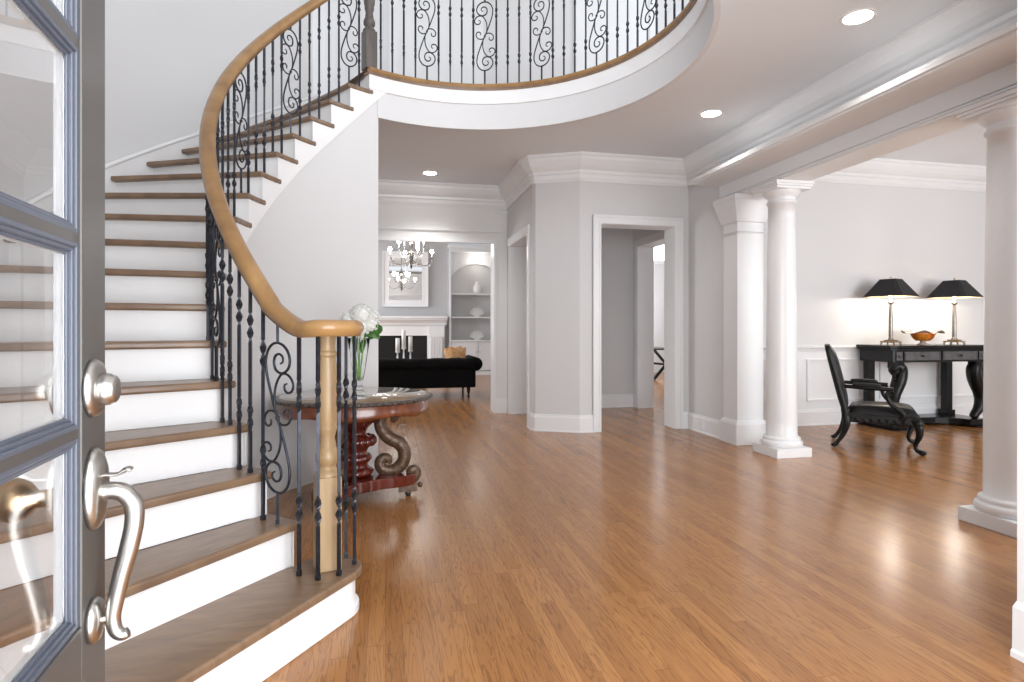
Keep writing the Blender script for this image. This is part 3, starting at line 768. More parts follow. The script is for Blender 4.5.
# iron balusters
def bal_mesh(h_, mb=None):
    m = MB(); s = .0068; prof = []
    def knots(z):
        return [(s*1.35, z - .062), (s, z - .055), (.0105, z - .045), (.0145, z - .028), (.0105, z - .010), (s, z), (.0105, z + .010), (.0145, z + .028), (.0105, z + .045), (s, z + .055), (s*1.35, z + .062)]
    prof = [(.012, 0), (.012, .018), (s*1.3, .022)]
    for zc in (.24 * h_ / .85, .64 * h_ / .85): prof += [(s*1.3, zc - .075)] + knots(zc) + [(s*1.3, zc + .075)]
    prof += [(s*1.3, h_)]
    n = 4; v = []; f = []; tw = 0; lastz = 0
    for k, (r, z) in enumerate(prof):
        inside = any(abs(z - c * h_ / .85) < .07 for c in (.24, .64))
        if inside: tw += (z - lastz) * 28
        lastz = z
        for i in range(n): a = PI/4 + tw + PI/2 * i; v.append((r*math.cos(a), r*math.sin(a), z))
    for k in range(len(prof) - 1):
        for i in range(n):
            j = (i+1) % n; f.append((k*n+i, k*n+j, (k+1)*n+j, (k+1)*n+i))
    f += [(3,2,1,0), tuple(range((len(prof)-1)*n, len(prof)*n))]
    return m.add(v, f)
HALF = [(0,0),(-15,35),(-35,90),(-50,140),(-53,180),(-42,210),(-22,227),(0,231),(24,224),(44,206),(54,181),(50,158),(34,142),(13,138),(-8,148),(-16,170),(-10,190),(7,197),(22,188),(23,173),(12,167)]
SEC = [(0,0),(-12,30),(-14,70),(-6,103),(8,126),(22,136),(42,135),(60,122),(69,102),(62,84),(46,79),(32,87),(31,102),(42,107)]
MID = [(0,8),(-18,20),(-42,18),(-57,2),(-56,-18),(-43,-28),(-29,-20),(-31,-6)]
def panel_mesh(h_, loop_z0, flip=1):
    """scrolled iron panel; loops occupy .63 m from loop_z0"""
    m = MB(); sc = .315 / 231; zc = loop_z0 + .315
    for poly, rad in ((HALF, .0058), (SEC, .0052), (MID, .005)):
        for sg in (1, -1):
            P = [(x * sc * sg * flip, 0, zc - y * sc * sg) for x, y in poly]
            P = cr(P, 4); n = len(P)
            m.tube(P, [rad * (1 if i < n * .8 else 1 - .35 * (i - n*.8)/(n*.2)) for i in range(n)], 6, sq=(1, 1), up=Vector((0, 1, 0)))
    m.lathe([(.011, 0), (.011, .018), (.008, .022), (.008, loop_z0)], 4, smooth=False)
    m.lathe([(.008, loop_z0 + .63), (.008, h_)], 4, smooth=False)
    m.sphere((0, 0, zc), .010, 8)
    return m
RB = 1.54
def under(k): return rail_z(k) - .028
balm = {}
def put_bal(i, k, panel=False):
    h_ = round(under(k) - RI * i, 3); key = (h_, panel)
    if key in balm:
        o = balm[key].copy(); C.objects.link(o)
    else:
        mb = panel_mesh(h_, .17 if i > 3 else .13) if panel else bal_mesh(h_)
        o = mb.ob('scroll_panel' if panel else 'baluster', M_iron, st); balm[key] = o
    o.location = P3(RB, ang(k), RI * i); o.rotation_euler = (0, 0, R(ang(k) + 90 + (180 if panel else 0)))
for i in range(2, 18):
    put_bal(i, i + .30, i % 3 == 2); put_bal(i, i + .80)
for (bx_, by_) in ((-.343, 2.505), (-.263, 2.446), (-.184, 2.473), (-.128, 2.579), (-.168, 2.66)):
    h_ = 1.172 - RI
    key = (round(h_, 3), 'v')
    if key in balm: o = balm[key].copy(); C.objects.link(o)
    else: o = bal_mesh(h_).ob('baluster', M_iron, st); balm[key] = o
    o.location = (bx_ - CX, by_ - CY, RI); o.rotation_euler = (0, 0, by_ * 3)

# ------------------------------------------------------------------ balcony railing
bl = empty('balcony_railing', (CX, CY, F2), label='curved upper balcony railing of scrolled black iron panels and balusters', cat='railing')
nb = newel_mesh(1.0, .33).ob('newel_post', M_newelg, bl, bevel=.004); nb.location = P3(RB, 116.9, 0); nb.rotation_euler = (0, 0, R(117.6))
step = 3.93; a = 116.9 - step; idx = 1; first = {}
while a > -45:
    panel = idx % 5 == 0
    if panel in first: o = first[panel].copy(); C.objects.link(o)
    else:
        o = (panel_mesh(.9, .155) if panel else bal_mesh(.9)).ob('scroll_panel' if panel else 'baluster', M_iron, bl); first[panel] = o
    o.location = P3(RB, a, 0); o.rotation_euler = (0, 0, R(a + 270)); idx += 1; a -= step
m = rail_mesh([P3(RB, 119 - 4 * q, .93) for q in range(42)]); m.ob('handrail', M_rail, bl)

# upper landing walls with door casings
walls('wall_upper_back', [(-1.4, 4.7, 6.9, 7.05, F2, TOP)], M_wallw)
walls('wall_upper_right', [(4.6, 4.75, -.14, 3.0, F2, TOP), (4.6, 4.75, 6.0, 7.0, F2, TOP), (4.6, 4.75, 3.0, 6.0, 5.9, TOP), (4.6, 4.75, 3.0, 6.0, F2, 4.1)], M_wallw)
for i, x0 in enumerate((.05, 2.3)):
    t = struct(MB().box(x0, x0 + .1, 6.87, 6.9, F2, F2 + 2.3).box(x0 + 1.0, x0 + 1.1, 6.87, 6.9, F2, F2 + 2.3).box(x0, x0 + 1.1, 6.87, 6.9, F2 + 2.2, F2 + 2.3).box(x0 + .1, x0 + 1.0, 6.885, 6.9, F2, F2 + 2.2).ob('door_%d' % (i + 1), M_trim))
m = MB(); m.sweep([(0, F2), (.02, F2), (.02, F2 + .17), (0, F2 + .2)], [(4.6, 6.9), (3.45, 6.9)]); struct(m.ob('baseboard_upper', M_trim))

# ------------------------------------------------------------------ front door
fd = empty('front_door', (-.376, .901, 0), R(6.045), label='open dark grey front door with divided glass panes and nickel handle set', cat='door')
# local: y = along the door (lock edge at 0, hinge at -.92), x = outward (to the right), face at x = 0
TH = .030; HG = -.93; ST = .083; SM = .05
zs = [.83 + .2405 * i for i in range(7)]           # bottom rail top, muntin centres, top
topz = zs[6]
m = MB(); m.box(-TH, 0, -ST, 0, .01, 2.43); m.box(-TH, 0, HG, HG + ST + .02, .01, 2.43); m.box(-TH, 0, HG + ST, -ST, topz, 2.43)
m.box(-TH, 0, HG + ST, -ST, .01, .20); m.box(-TH, 0, HG + ST, -ST, .70, zs[0]); m.box(-TH + .012, -.012, HG + ST, -ST, .2, .7)
m.ob('door_frame', M_door, fd, bevel=.002)
# moulded stops round each pane, stepped
m = MB()
def ringbox(y0, y1, z0, z1, w, xa, xb):
    m.box(xa, xb, y0, y0 + w, z0, z1); m.box(xa, xb, y1 - w, y1, z0, z1); m.box(xa, xb, y0 + w, y1 - w, z0, z0 + w); m.box(xa, xb, y0 + w, y1 - w, z1 - w, z1)
pan = []
for c0, c1 in ((HG + ST + .02, -.51), (-.51, -ST)):
    for i in range(6):
        y0, y1, z0, z1 = c0, c1, zs[i], zs[i+1]
        if i > 0: z0 += .005
        if i < 5: z1 -= .005
        if c0 == -.51: y0 += .005
        else: y1 -= .005
        pan.append((y0, y1, z0, z1))
        ringbox(y0, y1, z0, z1, .007, -.0139, -.003); ringbox(y0 + .005, y1 - .005, z0 + .005, z1 - .005, .007, -.0139, -.006); ringbox(y0 + .010, y1 - .010, z0 + .010, z1 - .010, .006, -.0139, -.010)
m.ob('glazing_bead', M_doorstop, fd, bevel=.0015)
m = MB()
for (y0, y1, z0, z1) in pan: ringbox(y0, y1, z0, z1, .0155, -.027, -.0181)
m.ob('inner_bead', M_white, fd)['label'] = 'white bead on the room side of the panes'
m = MB()
for i in range(1, 6): m.box(-.027, -.003, HG + ST, -ST, zs[i] - .006, zs[i] + .006)
m.box(-.0272, -.0032, -.516, -.504, zs[0], topz)
m.ob('muntin', M_door, fd)
for (y0, y1, z0, z1) in pan:
    MB().box(-.018, -.014, y0 + .012, y1 - .012, z0 + .012, z1 - .012).ob('glass_pane', M_glass, fd)
for z in (.25, 1.2, 2.2): MB().lathe([(.007, -.05), (.007, .05)], 12, M=Matrix.Translation((.004, HG - .004, z))).ob('hinge', M_nickel, fd)
HYo = -.052
Mh = lambda z, y=HYo: Matrix.Translation((0, y, z)) @ Matrix.Rotation(PI/2, 4, 'Y')
db = MB().lathe([(.033, 0), (.0335, .004), (.031, .009), (.026, .011), (.0225, .0115)], 32, sx=1.12, M=Mh(1.123))
db = db.ob('deadbolt', M_nickel, fd)
MB().lathe([(.0215, .008), (.0205, .021), (.018, .024), (.0175, .027), (.015, .029), (.010, .030), (.004, .0295)], 28, M=Mh(1.121)).ob('cylinder', M_nickel, db)
hs = MB().lathe([(.031, 0), (.0315, .005), (.029, .010), (.022, .014), (.012, .016)], 32, sx=1.68, M=Mh(.993)); hs.lathe([(.024, 0), (.024, .005), (.021, .010), (.01, .013)], 28, sx=1.2, M=Mh(.823))
hs = hs.ob('handle_set', M_nickel, fd)
pull = cr([(.008, HYo, .985), (.022, HYo, .989), (.037, HYo, .984), (.047, HYo, .968), (.048, HYo, .945), (.042, HYo, .912), (.033, HYo, .875), (.026, HYo, .84), (.024, HYo, .822), (.027, HYo, .806), (.034, HYo, .799), (.041, HYo, .801)], 5)
n = len(pull)
MB().tube(pull, [.0115 if i < n*.45 else .0115 - .005 * (i - n*.45)/(n*.55) for i in range(n)], 14).tube([(.006, HYo, .823), (.026, HYo, .823)], .006, 10).ob('pull', M_nickel, hs)
MB().tube(cr([(.006, HYo, 1.010), (.018, HYo, 1.010), (.030, HYo, 1.010), (.040, HYo, 1.016), (.045, HYo, 1.014)], 4), [.004]*10 + [.0055]*7, 10, sq=(1.5, .6)).ob('thumb_latch', M_nickel, hs)
kb = MB().lathe([(.03, 0), (.03, .006), (.012, .01), (.011, .03), (.022, .04), (.028, .052), (.026, .064), (.014, .071), (.003, .072)], 28, M=Matrix.Translation((-TH, HYo, .985)) @ Matrix.Rotation(-PI/2, 4, 'Y')).ob('inside_knob', M_brass, fd)
MB().lathe([(.03, 0), (.03, .008), (.01, .012), (.008, .02)], 24, M=Matrix.Translation((-TH, HYo, 1.117)) @ Matrix.Rotation(-PI/2, 4, 'Y')).ob('thumb_turn', M_nickel, fd)

# ------------------------------------------------------------------ round foyer table with its vase
TX, TY = -.207, 4.242
rt = empty('round_table', (TX, TY, 0), R(-YAW + 12), label='round mahogany pedestal table with carved scroll legs beside the newel post', cat='table')
MB().lathe([(.50, .705), (.53, .71), (.537, .718), (.535, .728), (.525, .733), (.50, .734)], 72).ob('table_rim', M_tbord, rt)
MB().lathe([(.50, .7345), (.498, .737), (.01, .737)], 72).ob('table_top', M_ttop, rt)
# gadrooned edge
m = MB()
for i in range(96):
    a = 2*PI*i/96; m.sphere((.534*math.cos(a), .534*math.sin(a), .719), .0115, 6)
m.ob('gadroon_edge', M_tbord, rt)
# apron with shallow drops
m = MB(); n = 96; v = []; f = []
for i in range(n):
    a = 2*PI*i/n; dz = .012 * math.cos(3*a*2) ; rr = .505 + .006*math.cos(6*a)
    for (r_, z_) in ((rr, .706), (rr - .005, .66), (rr + .004, .64), (rr - .012, .618 + dz), (rr - .05, .625 + dz), (.1, .66)): v.append((r_*math.cos(a), r_*math.sin(a), z_))
for i in range(n):
    j = (i+1) % n
    for k in range(5): f.append((i*6+k, j*6+k, j*6+k+1, i*6+k+1))
m.add(v, f, True); m.ob('apron', M_mahogt, rt)
m = MB(); m.lathe([(.10, .165), (.125, .18), (.13, .2), (.10, .22), (.085, .24), (.10, .27), (.115, .29), (.10, .31), (.08, .33), (.095, .36), (.135, .40), (.145, .415), (.13, .43), (.085, .445), (.075, .47), (.09, .50), (.13, .54), (.16, .58), (.165, .60), (.2, .62), (.2, .66)], 40)
for i in range(16):
    a = 2*PI*i/16; m.sphere((.125*math.cos(a), .125*math.sin(a), .41), .028, 8, sz=1.3); m.sphere((.095*math.cos(a), .095*math.sin(a), .29), .022, 8, sz=1.2); m.sphere((.14*math.cos(a), .14*math.sin(a), .575), .024, 8, sz=1.6)
m.ob('pedestal', M_mahog, rt)
# concave tri-form base
poly = []
for i in range(72):
    a = 2*PI*i/72; t = (math.cos(3*a) + 1) / 2; poly.append(((.22 + .21*t**2.2)*math.cos(a), (.22 + .21*t**2.2)*math.sin(a)))
MB().prism(poly, .09, .165).ob('base_plinth', M_mahog, rt, bevel=.008)
for q in range(3):
    a = 2*PI*q/3; Mz = Matrix.Rotation(a, 4, 'Z')
    S1 = cr([(.245, 0, .555), (.27, 0, .56), (.275, 0, .59), (.245, 0, .61), (.20, 0, .595), (.175, 0, .55), (.178, 0, .50), (.205, 0, .45), (.25, 0, .41), (.30, 0, .385), (.335, 0, .34), (.345, 0, .28), (.32, 0, .225), (.27, 0, .19), (.21, 0, .19), (.175, 0, .22), (.175, 0, .26), (.205, 0, .28), (.23, 0, .265), (.225, 0, .24)], 5)
    n = len(S1); rads = [.018 + .021 * math.sin(PI * i / (n-1)) ** .6 for i in range(n)]
    lg = MB().tube(S1, rads, 10, sq=(1.25, 1), up=Vector((0, 1, 0)), M=Mz).ob('scroll_leg', M_bronze, rt)
    orn = MB()
    for i in range(10, n - 10, 5):
        p = Mz @ Vector(S1[i]); orn.sphere(p, rads[i] * 1.12, 8, sz=.6)
    orn.sphere(Mz @ Vector((.29, 0, .385)), .034, 10); orn.ob('acanthus_carving', M_bronze, lg)
    ft = cr([(.33, 0, .125), (.38, 0, .11), (.42, 0, .13), (.43, 0, .17), (.405, 0, .19), (.385, 0, .17), (.395, 0, .15)], 4)
    ftm = MB().tube(ft, .022, 8, sq=(1.5, 1), up=Vector((0, 1, 0)), M=Mz); ftm.box(.30, .43, -.035, .035, .035, .09, M=Mz); ftm.sphere((.455, 0, .075), .02, 8, M=Mz)
    ftm = ftm.ob('foot', M_bronze, rt)
    MB().tube([Mz @ Vector((.37, -.02, .022)), Mz @ Vector((.37, .02, .022))], .022, 12).ob('caster', M_castb, ftm)

VX, VY = -.170, 3.985
vs = empty('flower_vase', (VX, VY, .7375), label='tall clear glass trumpet vase holding white hydrangeas on the round table', cat='vase')
prof_o = [(.052, 0), (.055, .006), (.05, .014), (.03, .02), (.028, .024), (.042, .034), (.044, .042), (.03, .052), (.024, .056), (.034, .066), (.034, .074), (.022, .082), (.02, .09), (.030, .12), (.044, .20), (.058, .30), (.074, .40)]
prof_i = [(.071, .40), (.055, .30), (.041, .20), (.027, .125), (.005, .115)]
MB().lathe(prof_o + prof_i, 36).ob('vase_body', M_vglass, vs)
random.seed(3)
for q in range(6):
    a = q * 1.05 + .4; o_ = (math.cos(a), math.sin(a))
    MB().tube(cr([(.008*o_[0], .008*o_[1], .122), (.02*o_[0], .02*o_[1], .24), (.042*o_[0], .042*o_[1], .39), (.055*o_[0], .055*o_[1], .44)], 4), .0035, 6).ob('stem', M_stem, vs)
def leaf(p0, p1, w, bend=.02):
    P = cr([p0, ((p0[0]+p1[0])/2, (p0[1]+p1[1])/2, (p0[2]+p1[2])/2 + bend), p1], 6)
    m = MB(); v = []; f = []; n = len(P); t = (Vector(p1) - Vector(p0)).normalized(); s_ = t.cross(Vector((.25, -.9, .35))).normalized()
    nrm = s_.cross(t)
    for i, p in enumerate(P):
        u = i / (n-1); ww = w * math.sin(PI * min(1, u*.93 + .04)) ** .8
        v += [p - s_*ww + nrm*.004, p - nrm * .004, p + s_*ww + nrm*.004]
    for i in range(n-1):
        for k in range(2): f.append((i*3+k, i*3+k+1, i*3+k+4, i*3+k+3))
    m.add(v, f, True)
    o = m.ob('leaf', M_leaf, vs); so_ = o.modifiers.new('solid', 'SOLIDIFY'); so_.thickness = .0012; return o
cs, sn = math.cos(R(-YAW)), math.sin(R(-YAW))
def vr(x, y, z): return (x*cs - y*sn, x*sn + y*cs, z)      # x = to the viewer's right
leaf(vr(.07, -.03, .40), vr(.165, -.05, .475), .045); leaf(vr(.05, -.05, .42), vr(.15, -.04, .40), .03); leaf(vr(-.01, -.04, .44), vr(-.075, -.09, .47), .028)
leaf(vr(-.02, 0, .30), vr(-.035, -.01, .40), .018); leaf(vr(.02, -.01, .30), vr(.045, -.02, .385), .018)
def bloom(c, r):
    m = MB(); g = PI * (3 - 5 ** .5); N = 70
    m.sphere(c, r * .8, 12)
    for i in range(N):
        z = 1 - 2 * (i + .5) / N
        if z < -.75: continue
        rr = math.sqrt(1 - z*z); th_ = g * i
        d = Vector((rr*math.cos(th_), rr*math.sin(th_), z)); p = Vector(c) + d * r * random.uniform(.86, 1.0)
        a_ = d.cross(Vector((.3, .5, .8))).normalized(); b_ = d.cross(a_); ps = r * .24; rot = random.random() * 2
        for q in range(4):
            an = rot + q * PI/2; u = a_*math.cos(an) + b_*math.sin(an); w_ = -a_*math.sin(an) + b_*math.cos(an)
            m.add([p, p + u*ps*.55 + w_*ps*.42 + d*.002, p + u*ps + d*.004, p + u*ps*.55 - w_*ps*.42 + d*.002], [(0,1,2,3)], True)
    return m.ob('hydrangea_bloom', M_petal, vs)
for c_, r_ in ((vr(-.055, -.02, .52), .066), (vr(.03, -.045, .55), .075), (vr(.085, -.02, .49), .06), (vr(-.01, .05, .555), .07), (vr(-.07, .02, .50), .06), (vr(.075, .02, .535), .062), (vr(.03, -.03, .47), .062), (vr(.05, .04, .50), .06)):
    bloom(c_, r_)

# ------------------------------------------------------------------ armchair
def superlimb(mb, pts, rads, n=10, sq=(1,1), k=5):
    P = cr(pts, k); m_ = len(P); R_ = []
    for i in range(m_):
        t = i / (m_-1) * (len(rads)-1); a = int(min(t, len(rads)-2)); R_.append(rads[a] + (rads[a+1]-rads[a])*(t-a))
    return mb.tube(P, R_, n, sq=sq)
ac = empty('armchair', (4.90, 5.0, 0), R(-41), label='black leather armchair with carved cabriole legs before the console table', cat='chair')
# local: +x = forward, y = width
def sideless(y, f): return y * f
WF, WB, DF, DB = .30, .25, .32, -.30
m = MB()
v = []; 
seat = [(DB + .02, -WB), (DF, -WF), (DF + .03, 0), (DF, WF), (DB + .02, WB)]
m.prism(seat, .262, .352); m.ob('seat_rail', M_blackw, ac, bevel=.012)
m = MB(); nx, ny = 14, 14; v = []; f = []
for lay in range(2):
    for i in range(nx + 1):
        for j in range(ny + 1):
            u = i/nx; w_ = j/ny*2 - 1; x_ = DB + .05 + u*(DF + .02 - DB - .05); wd = WB + (WF - WB)*u - .012
            e = (1 - abs(2*u - 1)**4) * (1 - w_**4)
            v.append((x_, w_*wd, (.355 + .035 * (e > 0) + .055 * e ** .6) if lay else .345))
N1 = (nx+1)*(ny+1)
for lay in range(2):
    for i in range(nx):
        for j in range(ny):
            a = lay*N1 + i*(ny+1) + j; f.append((a, a+1, a+ny+2, a+ny+1))
border = [i*(ny+1) for i in range(nx+1)] + [nx*(ny+1)+j for j in range(1, ny+1)] + [i*(ny+1)+ny for i in range(nx-1, -1, -1)] + [j for j in range(ny-1, 0, -1)]
for a, b in zip(border, border[1:] + border[:1]): f.append((a, b, b+N1, a+N1))
m.add(v, f, True); m.ob('seat', M_leather, ac)
for sy in (1, -1):
    m = MB(); superlimb(m, [(DF - .03, sy*(WF - .03), .33), (DF + .005, sy*(WF - .005), .26), (DF + .008, sy*(WF), .18), (DF - .02, sy*(WF - .015), .09), (DF - .01, sy*(WF - .005), .04), (DF + .03, sy*(WF + .015), .022)], [.038, .04, .03, .019, .018, .026], 12)
    m.sphere((DF + .035, sy*(WF + .018), .024), .03, 10, sz=.8); m.sphere((DF + .0, sy*(WF - .005), .29), .044, 10, sz=1.2)
    m.ob('leg', M_blackw, ac)
    m = MB(); superlimb(m, [(DB + .02, sy*(WB - .02), .34), (DB + .03, sy*(WB - .01), .25), (DB + .0, sy*(WB - .01), .14), (DB - .045, sy*(WB), .06), (DB - .075, sy*(WB), .022)], [.036, .038, .027, .018, .026], 12)
    m.sphere((DB - .08, sy*WB, .024), .028, 10, sz=.8)
    m.ob('leg', M_blackw, ac)
    # arm: padded rest and curving support
    m = MB(); superlimb(m, [(DB + .01, sy*(WB - .0), .62), (DB + .2, sy*(WB + .035), .615), (DB + .36, sy*(WB + .05), .61), (DB + .42, sy*(WB + .045), .605)], [.018, .022, .020, .024], 10)
    superlimb(m, [(DB + .42, sy*(WB + .045), .60), (DB + .37, sy*(WB + .05), .56), (DB + .40, sy*(WB + .05), .47), (DB + .50, sy*(WB + .05), .38), (DB + .49, sy*(WB + .035), .32)], [.024, .02, .019, .024, .03], 10)
    ar = m.ob('arm', M_blackw, ac)
    MB().tube(cr([(DB + .08, sy*(WB + .02), .635), (DB + .2, sy*(WB + .035), .64), (DB + .33, sy*(WB + .045), .632)], 5), [.012] + [.023]*9 + [.012], 12).ob('arm_pad', M_leather, ar)
    m = MB(); superlimb(m, [(DB + .03, sy*(WB - .015), .32), (DB - .01, sy*(WB - .015), .5), (DB - .075, sy*(WB - .015), .76), (DB - .14, sy*(WB - .02), 1.01)], [.032, .030, .026, .022], 8)
    m.ob('back_post', M_blackw, ac)
# backrest panel, reclined
m = MB(); nz, nw = 12, 10; v = []; f = []
for lay in range(2):
    for i in range(nz + 1):
        for j in range(nw + 1):
            u = i/nz; w_ = j/nw*2 - 1; z_ = .37 + u*(.655 + .012*(1 - w_*w_))
            xb = DB + .012 - .155*u; e = (1 - abs(2*u-1)**5)*(1 - abs(w_)**5)
            v.append((xb + (.025 + .045*e if lay else -.022 - .012*e), w_*(WB - .02 + .005), z_))
N1 = (nz+1)*(nw+1)
for lay in range(2):
    for i in range(nz):
        for j in range(nw):
            a = lay*N1 + i*(nw+1) + j; f.append((a, a+1, a+nw+2, a+nw+1))
border = [i*(nw+1) for i in range(nz+1)] + [nz*(nw+1)+j for j in range(1, nw+1)] + [i*(nw+1)+nw for i in range(nz-1, -1, -1)] + [j for j in range(nw-1, 0, -1)]
for a, b in zip(border, border[1:] + border[:1]): f.append((a, b, b+N1, a+N1))
m.add(v, f, True); m.ob('backrest', M_leather, ac)
m = MB()
for i in range(9): m.sphere((DF + .022 - .012*abs(i-4)/4, (i-4)*.06, .30), .026, 8, sz=.8)
m.ob('carved_apron', M_blackw, ac)
for sy in (1, -1):
    m = MB()
    for i in range(7): m.sphere((DB + .12 + i*.065, sy*(WB + .0 + (WF-WB)*(i+1)/9), .295), .024, 8, sz=.8, sy=.6)
    m.ob('carved_apron', M_blackw, ac)

# ------------------------------------------------------------------ console table (desk)
ck = empty('console_table', (5.82, 5.69, 0), label='black console table with two drawers and scrolled legs under the lamps', cat='table')
KW, KD, KT = 1.34, .50, 1.0
def cham(x0, x1, y0, y1, c): return [(x0 + c, y0), (x1 - c, y0), (x1, y0 + c), (x1, y1), (x0, y1), (x0, y0 + c)]
MB().prism(cham(-.04, KW + .04, -.04, KD + .02, .06), KT - .035, KT).ob('table_top', M_black, ck, bevel=.008)
MB().prism(cham(-.025, KW + .025, -.025, KD + .01, .05), KT - .055, KT - .035).prism(cham(0, KW, 0, KD, .02), KT - .20, KT - .055).ob('apron', M_black, ck, bevel=.003)
M_drw = mat('polished_black_drawer', (.09, .09, .095), .25, noise=.3, nscale=12, coat=.6)
for q in range(2):
    x0 = .14 + q * .55
    d = MB().box(x0, x0 + .51, -.014, .002, KT - .175, KT - .075); d.box(x0 + .01, x0 + .50, -.02, -.014, KT - .168, KT - .160).box(x0 + .01, x0 + .50, -.02, -.014, KT - .09, KT - .082).box(x0 + .01, x0 + .018, -.02, -.014, KT - .16, KT - .09).box(x0 + .492, x0 + .50, -.02, -.014, KT - .16, KT - .09)
    d = d.ob('drawer', M_drw, ck)
    MB().lathe([(.008, 0), (.007, .012), (.016, .018), (.015, .026), (.004, .03)], 14, M=Matrix.Translation((x0 + .255, -.014, KT - .125)) @ Matrix.Rotation(PI/2, 4, 'X')).ob('knob', M_castb, d)
for x0 in (.03, KW - .11):
    MB().box(x0, x0 + .08, -.012, .002, KT - .175, KT - .075).lathe([(.022, 0), (.02, .012), (.006, .018)], 12, M=Matrix.Translation((x0 + .04, -.01, KT - .125)) @ Matrix.Rotation(PI/2, 4, 'X')).ob('corner_block', M_drw, ck)
# front scroll legs
for x0, sg in ((.02, 1), (KW - .14, -1)):
    path_ = cr([(.0, .10, .66), (.0, .13, .70), (.0, .10, .745), (0, .055, .74), (0, .03, .70), (0, .035, .62), (0, .07, .52), (0, .115, .42), (0, .13, .32), (0, .10, .22), (0, .05, .16), (0, .02, .12)], 5)
    # scroll lies across the table's front, turned to face inwards
    P = [Vector((x0 + .07 - sg*.0 + (-(p.y - .08))*1.0*sg*-1*-1, .05, p.z)) for p in path_]
    n = len(P); m = MB().tube(P, [.03 + .042 * min(1, i/(n*.25)) - .034 * max(0, (i - n*.5)/(n*.5)) for i in range(n)], 10, sq=(1, 1.15), up=Vector((0,1,0)))
    m.sphere((P[0].x, .05, .69), .06, 14, sy=.9); m.box(x0, x0 + .13, 0, .11, .73, .80)
    m.sphere((P[-1].x - .02*sg, .05, .125), .045, 12, sz=.7)
    for i in range(5): m.sphere((x0 + .07 + sg*(.055 - .0*i)*-1, .03, .74 - i*.035), .024, 8)
    m.ob('scroll_leg', M_blackw, ck)
for x0 in (.03, KW - .13): MB().box(x0, x0 + .09, KD - .11, KD - .02, .12, KT - .2).box(x0 - .02, x0 + .11, KD - .13, KD, .1, .16).ob('leg', M_black, ck, bevel=.004)
poly = [(-.02, -.02), (.22, -.02)]
for i in range(9):
    a = PI * i / 8; poly.append((KW/2 - math.cos(a) * (KW/2 - .24), -.02 + .26 * math.sin(a)))
poly += [(KW - .22, -.02), (KW + .02, -.02), (KW + .02, KD), (-.02, KD)]
MB().prism(poly, .02, .10).ob('base_plinth', M_black, ck, bevel=.01)
MB().prism([(-.03, -.03), (.18, -.03), (.2, .2), (-.03, KD)], 0, .02).prism([(KW - .18, -.03), (KW + .03, -.03), (KW + .03, KD), (KW - .2, .2)], 0, .02).ob('foot', M_black, ck)

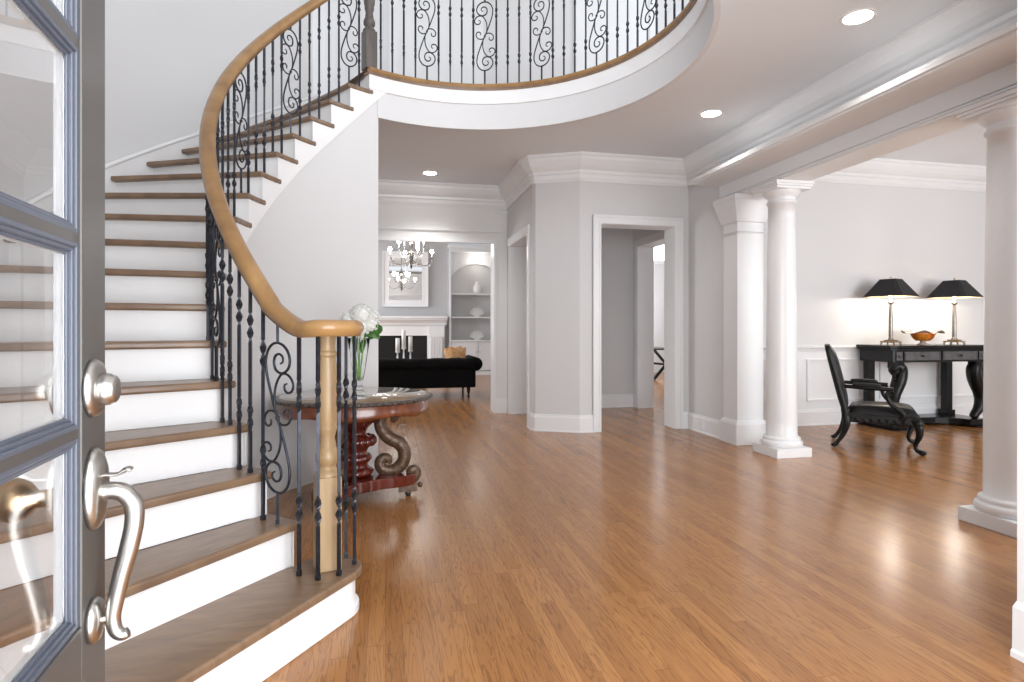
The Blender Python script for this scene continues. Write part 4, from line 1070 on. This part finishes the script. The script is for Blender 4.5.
# lamps
def lamp(loc, rz, label):
    lp = empty('table_lamp', loc, rz, label=label, cat='lamp', group='pair of table lamps on the console')
    z0 = .585; z1 = .80; a, b = .232, .092
    base = MB()
    for sx in (1, -1):
        for sy in (1, -1): base.sphere((sx*.075, sy*.075, .012), .012, 8); base.tube([(sx*.075, sy*.075, .012), (sx*.06, sy*.06, .04)], .008, 8)
    base.box(-.085, .085, -.085, .085, .03, .045).box(-.055, .055, -.055, .055, .045, .062)
    base.ob('base', M_brass, lp, bevel=.002)
    MB().lathe([(.035, .062), (.03, .075), (.022, .09), (.024, .11), (.024, .33), (.017, .45), (.018, .475), (.014, .48), (.014, .49), (.036, .515), (.038, .52), (.01, .525), (.008, .58)], 20).ob('column', M_pewter, lp)
    m = MB()
    v = []
    c = .18
    def ring(s_, z_):
        k = s_ * (1 - c)
        return [(s_, -k, z_), (s_, k, z_), (k, s_, z_), (-k, s_, z_), (-s_, k, z_), (-s_, -k, z_), (-k, -s_, z_), (k, -s_, z_)]
    v = ring(a, z0) + ring(b, z1); f = [(i, (i+1) % 8, 8 + (i+1) % 8, 8 + i) for i in range(8)]
    m.add(v, f); sh = m.ob('lamp_shade', M_shade, lp)
    m = MB(); v = ring(a - .004, z0 + .001) + ring(b - .004, z1 - .001); m.add(v, f); m.ob('shade_lining', M_shadein, sh)
    MB().sphere((0, 0, .66), .03, 12, sz=1.3).tube([(0, 0, .525), (0, 0, .63)], .011, 10).ob('bulb', M_bulb, lp)
    MB().tube([(0, 0, .69), (0, 0, .815)], .003, 6).sphere((0, 0, .82), .012, 8).ob('finial', M_brass, lp)
    l = bpy.data.lights.new('table_lamp_light', 'POINT'); l.energy = 9; l.shadow_soft_size = .05; l.color = (1, .93, .84)
    lo = bpy.data.objects.new('table_lamp_light', l); C.objects.link(lo); lo.location = (loc[0], loc[1], loc[2] + .61)
    return lp
lamp((6.02, 5.93, 1.0), R(18), 'black shaded table lamp at the left end of the console')
lamp((6.97, 5.93, 1.0), R(14), 'black shaded table lamp at the right end of the console')
# art glass bowl
bw = empty('glass_bowl', (6.46, 5.90, 1.0), label='footed orange art glass bowl with wavy smoky rim between the lamps', cat='bowl')
def bowl_part(u0, u1, name, mt):
    m = MB(); nu, na = 10, 60; v = []; f = []
    for lay in (0, 1):
        for i in range(nu + 1):
            u = u0 + (u1 - u0) * i / nu
            for j in range(na):
                a = 2*PI*j/na
                r_ = .03 + .125 * min(1, u/.62) ** .55 if u < .62 else .155 + (u - .62)/.38 * (.075 + .045*math.cos(2*a))
                z_ = .045 + .10 * (min(u, .62)/.62) ** 1.6 if u < .62 else .145 + (u - .62)/.38 * (.012 + .02*math.sin(5*a))
                v.append(((r_ - .004*lay)*math.cos(a), (r_ - .004*lay)*math.sin(a)*.8, z_ + .004*lay))
    N1 = (nu+1)*na
    for lay in (0, 1):
        for i in range(nu):
            for j in range(na):
                k = (j+1) % na; f.append((lay*N1+i*na+j, lay*N1+i*na+k, lay*N1+(i+1)*na+k, lay*N1+(i+1)*na+j))
    for j in range(na):
        k = (j+1) % na; f += [(nu*na+j, nu*na+k, N1+nu*na+k, N1+nu*na+j), (j, k, N1+k, N1+j)]
    m.add(v, f, True); return m.ob(name, mt, bw)
bowl_part(0, .62, 'bowl_body', M_orange); bowl_part(.62, 1, 'wavy_rim', M_smoke)
MB().lathe([(.065, 0), (.066, .008), (.04, .02), (.03, .032), (.035, .046), (.02, .05)], 24).ob('foot', M_smoke, bw)
